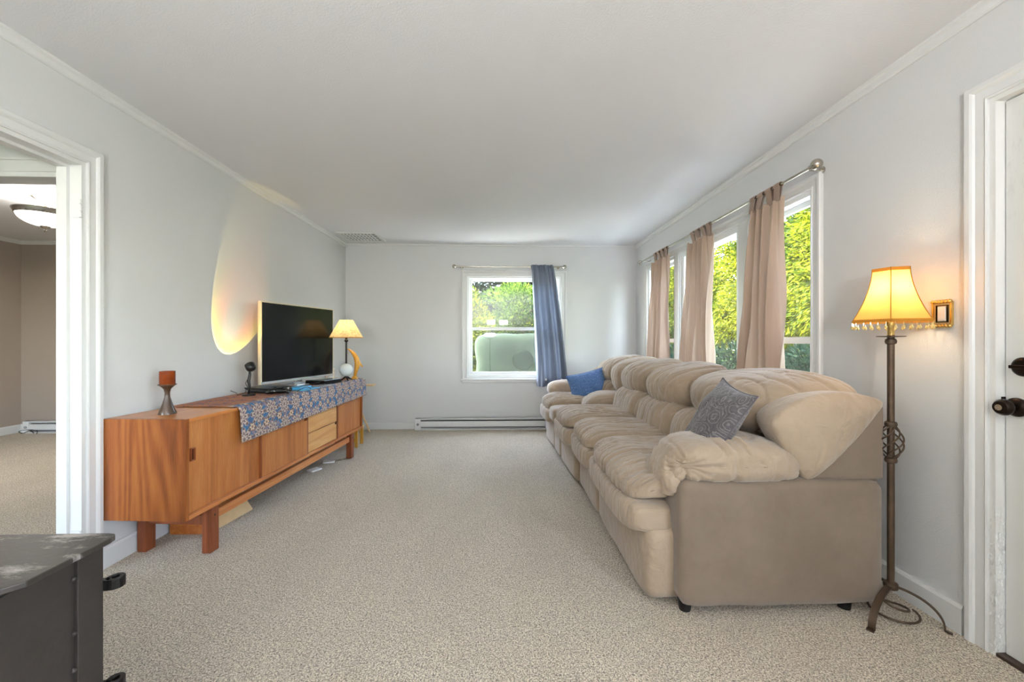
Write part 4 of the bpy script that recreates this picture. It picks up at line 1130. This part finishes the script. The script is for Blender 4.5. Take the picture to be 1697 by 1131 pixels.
ring = mb().lathe(cl_, [(.175, -.165), (.195, -.125), (.199, -.125), (.199, -.131), (.181, -.168), (.176, -.168)], 40, caps=False).build('rim', 'nickel', c, smooth='auto')
for k in range(24):
    a = k * PI / 12
    mb().tube([cl_ + Vector((.192 * math.cos(a), .192 * math.sin(a), -.13)), cl_ + Vector((.184 * math.cos(a + .26), .184 * math.sin(a + .26), -.165))], .002, 5).build('rim_lattice', 'dark_metal', ring, smooth='auto')
mb().lathe(cl_, [(.178 * math.cos(t), -.155 - .105 * math.sin(t)) for t in np.linspace(0, PI / 2, 12)], 36, caps=False).build('glass_bowl', 'bowl', c, smooth=True)
mb().lathe(cl_, [(0, -.312), (.006, -.305), (.012, -.295), (.006, -.285), (.026, -.27), (.034, -.258), (0, -.256)], 18).build('finial', 'nickel', c, smooth='auto')
add_light('ceiling_fixture_light', 'POINT', (cl_.x, cl_.y, H - .12), 22, (1, .95, .88), shadow_soft_size=.06)
add_light('ceiling_fixture_light.001', 'AREA', (cl_.x, cl_.y, H - .33), 22, (1, .95, .88), direction=(0, 0, -1), shape='DISK', size=.2)

# ------------------------------------------------------------------ outdoors
mb().box(-40, 60, -40, 60, -.35, -.30).build('ground', 'grass', kind='structure', label='lawn outside the house')
mb().box(-7.2, 4.3, YE + .16, 7.6, -.30, -.26).build('patio', 'concrete', kind='structure', label='pale concrete patio outside')
mb().box(WR + T + .02, 4.0, -3, YE + .15, -.30, -.26).build('bounce_slab', 'concrete', kind='structure', label='pale concrete slab added outside to bounce light')  # unseen slab added to bounce sky light up through the right windows
mb().box(-7.2, 2.15, YN - .6, YE + .25, H + .25, H + .40).build('roof', 'trim', kind='structure', label='roof slab over the house')
def leaf_cloud(name, mat, parent, pts, dirs, ln, wd, rng, droop=.3):
    n = len(pts)
    d = dirs + rng.normal(0, .55, (n, 3)); d[:, 2] -= droop; d /= np.linalg.norm(d, axis=1)[:, None]
    r = rng.normal(0, 1, (n, 3)); s = np.cross(d, r); s /= np.linalg.norm(s, axis=1)[:, None] + 1e-9
    L = ln * rng.uniform(.6, 1.4, (n, 1)); W_ = wd * rng.uniform(.6, 1.4, (n, 1))
    v = np.stack([pts - d * L / 2, pts + s * W_ / 2, pts + d * L / 2, pts - s * W_ / 2], 1).reshape(-1, 3)
    inv = np.array(WM[parent.name].inverted()); v = v @ inv[:3, :3].T + inv[:3, 3]
    me = bpy.data.meshes.new(name); me.vertices.add(4 * n); me.vertices.foreach_set('co', v.astype(np.float32).ravel())
    me.loops.add(4 * n); me.loops.foreach_set('vertex_index', np.arange(4 * n, dtype=np.int32))
    me.polygons.add(n); me.polygons.foreach_set('loop_start', np.arange(0, 4 * n, 4, dtype=np.int32)); me.polygons.foreach_set('loop_total', np.full(n, 4, dtype=np.int32))
    me.update(); me.validate(); me.materials.append(M[mat])
    o = bpy.data.objects.new(name, me); COL.objects.link(o); o.parent = parent; o['kind'] = 'stuff'; WM[o.name] = WM[parent.name]; return o
def tree(name, label, cat, x, y, z0, z1, rad, mat, nleaf, ln, wd, seed, nclump=60, group=None, droop=.3, trunk=True, clump=.36):
    rng = np.random.default_rng(seed)
    t = thing(name, label, cat, (x, y, -.30), 0, group)
    c = np.array([x, y, (z0 + z1) / 2]); h = (z1 - z0) / 2
    dv = rng.normal(0, 1, (nclump, 3)); dv /= np.linalg.norm(dv, axis=1)[:, None]
    rr = rng.uniform(.45, 1.0, (nclump, 1)) ** .6
    cen = c + dv * rr * np.array([rad, rad, h]) * .86
    k = rng.integers(0, nclump, nleaf); u = rng.normal(0, 1, (nleaf, 3)); u /= np.linalg.norm(u, axis=1)[:, None]
    cr_ = rad * clump
    pts = cen[k] + u * (rng.uniform(.35, 1, (nleaf, 1)) ** .5) * np.array([cr_, cr_, cr_ * .75]); 
    pts[:, 2] = np.maximum(pts[:, 2], -.28)
    outw = (pts - c) / np.array([rad, rad, h]); outw /= np.linalg.norm(outw, axis=1)[:, None] + 1e-6
    leaf_cloud('foliage', mat, t, pts, u * .6 + outw, ln, wd, rng, droop)
    if trunk:
        m = mb(); m.tube([(x, y, -.30), (x + .05, y, z0 + .3 * (z1 - z0)), (x, y + .05, z1 - .25 * (z1 - z0))], [rad * .09, rad * .06, rad * .02], 8)
        for q in range(6):
            a = q * 1.1; zz = z0 + (z1 - z0) * (.15 + .1 * q)
            m.tube([(x, y, zz), (x + rad * .6 * math.cos(a), y + rad * .6 * math.sin(a), zz + .25)], [rad * .035, rad * .01], 6)
        m.build('trunk', 'bark', t, smooth='auto')
    return t
G1 = 'cedars along the right side of the house'
for i, (x, y, z1, r, lab) in enumerate([
    (6.1, 6.2, 4.3, 1.6, 'bright yellow green cedar seen through the nearest right window'),
    (6.3, 9.2, 4.1, 1.6, 'bright yellow green cedar seen through the picture window'),
    (6.0, 12.4, 4.0, 1.6, 'bright yellow green cedar seen through the far right window'),
    (8.6, 7.4, 4.9, 1.5, 'tall yellow green cedar behind the nearest cedar'),
    (7.4, 16.2, 4.8, 2.0, 'distant yellow green cedar beyond the far right window'),
    (8.3, 11.4, 4.7, 1.6, 'yellow green cedar filling the gap behind the picture window')]):
    tree('cedar', lab, 'tree', x, y, .2, z1, r, 'leaf_yellow', 58000, .10, .026, 100 + i, 110, G1, .5, True, .28)
hedge = [o for o in COL.objects if o.name == 'cedar'][0]
for x, y, a, lab in ((6.2, 2.7, 1.9, 'unseen yellow green cedar added level with floor lamp to block sky'), (6.0, -.6, 4.0, 'unseen yellow green cedar added beside entrance door to block sky')):
    hc = copy_tree(hedge, (x, y, -.30), a); hc['label'] = lab; hc.scale = (1.0, 1.0, 1.45)  # added out-of-view copies, stretched taller to hold sky light off the end wall
for i, (x, y, z1, r, lab) in enumerate([
    (4.6, 5.6, 1.15, .95, 'low blue green juniper under the nearest right window'),
    (4.7, 7.6, 1.2, 1.0, 'low blue green juniper before the picture window'),
    (4.9, 10.2, 1.0, 1.0, 'low blue green juniper before the far right window')]):
    tree('juniper', lab, 'shrub', x, y, -.2, z1, r, 'leaf_blue', 14000, .11, .016, 200 + i, 50, 'junipers below the right windows', .05, False)
tree('broadleaf_tree', 'dark broadleaf tree standing behind the yellow cedars', 'tree', 10.2, 11.6, .3, 5.6, 2.3, 'leaf_dark', 22000, .22, .10, 301, 90)
for i, (x, y, z1, r, lab) in enumerate([
    (-.9, 8.6, 2.6, 1.0, 'light green leafy shrub at left of the end window'),
    (.5, 9.0, 2.75, 1.1, 'light green leafy shrub in middle of the end window'),
    (1.6, 8.4, 2.5, 1.0, 'light green leafy shrub behind the blue curtain'),
    (-2.2, 9.4, 2.9, 1.2, 'light green leafy shrub beyond the left edge of end window')]):
    tree('leafy_shrub', lab, 'shrub', x, y, -.2, z1, r, 'leaf_green' if i % 2 else 'leaf_yellow', 30000, .06, .034, 400 + i, 90, 'shrubs outside the end window', .0, True, .26)
for i, (x, y, lab) in enumerate([(-1.5, 12.2, 'dark tall tree behind the shrubs of the end window'), (1.6, 12.6, 'dark tall tree behind the shrubs and blue curtain')]):
    tree('evergreen_tree', lab, 'tree', x, y, .2, 4.6, 1.8, 'leaf_dark', 22000, .18, .08, 500 + i, 80, 'dark trees behind the end window')

# tarp covered load outside the end window
def tarp(q, d):
    q = q.copy(); q.x += .03 * math.sin(q.z * 7 + q.y * 3); q.y += .03 * noise.noise(q * 3); q.z += .02 * noise.noise(q * 4 + Vector((3, 1, 0))) ; return q
tr = thing('covered_load', 'grey green tarp covered load close outside the end window', 'tarp', (.30, 6.55, -.30))
mb().superbox((.32, 6.6, .48), (.72, .40, .80), 7, 26, tarp).build('cover', 'tarp', tr, smooth=True)
mb().tube([(.32 + .735 * s_, 6.6 + .41 * t_, .62) for s_, t_ in ((-1, -1), (1, -1), (1, 1), (-1, 1), (-1, -1))], .010, 6).build('rope', 'bark', tr, smooth=True)
mb().lathe((.36, 6.19, .86), [(.0, .02), (.13, .02), (.16, .0), (.17, -.03), (.15, -.06), (0, -.06)], 24, axis=(0, -1, 0)).build('spare_wheel', 'tarp_dark', tr, smooth='auto')
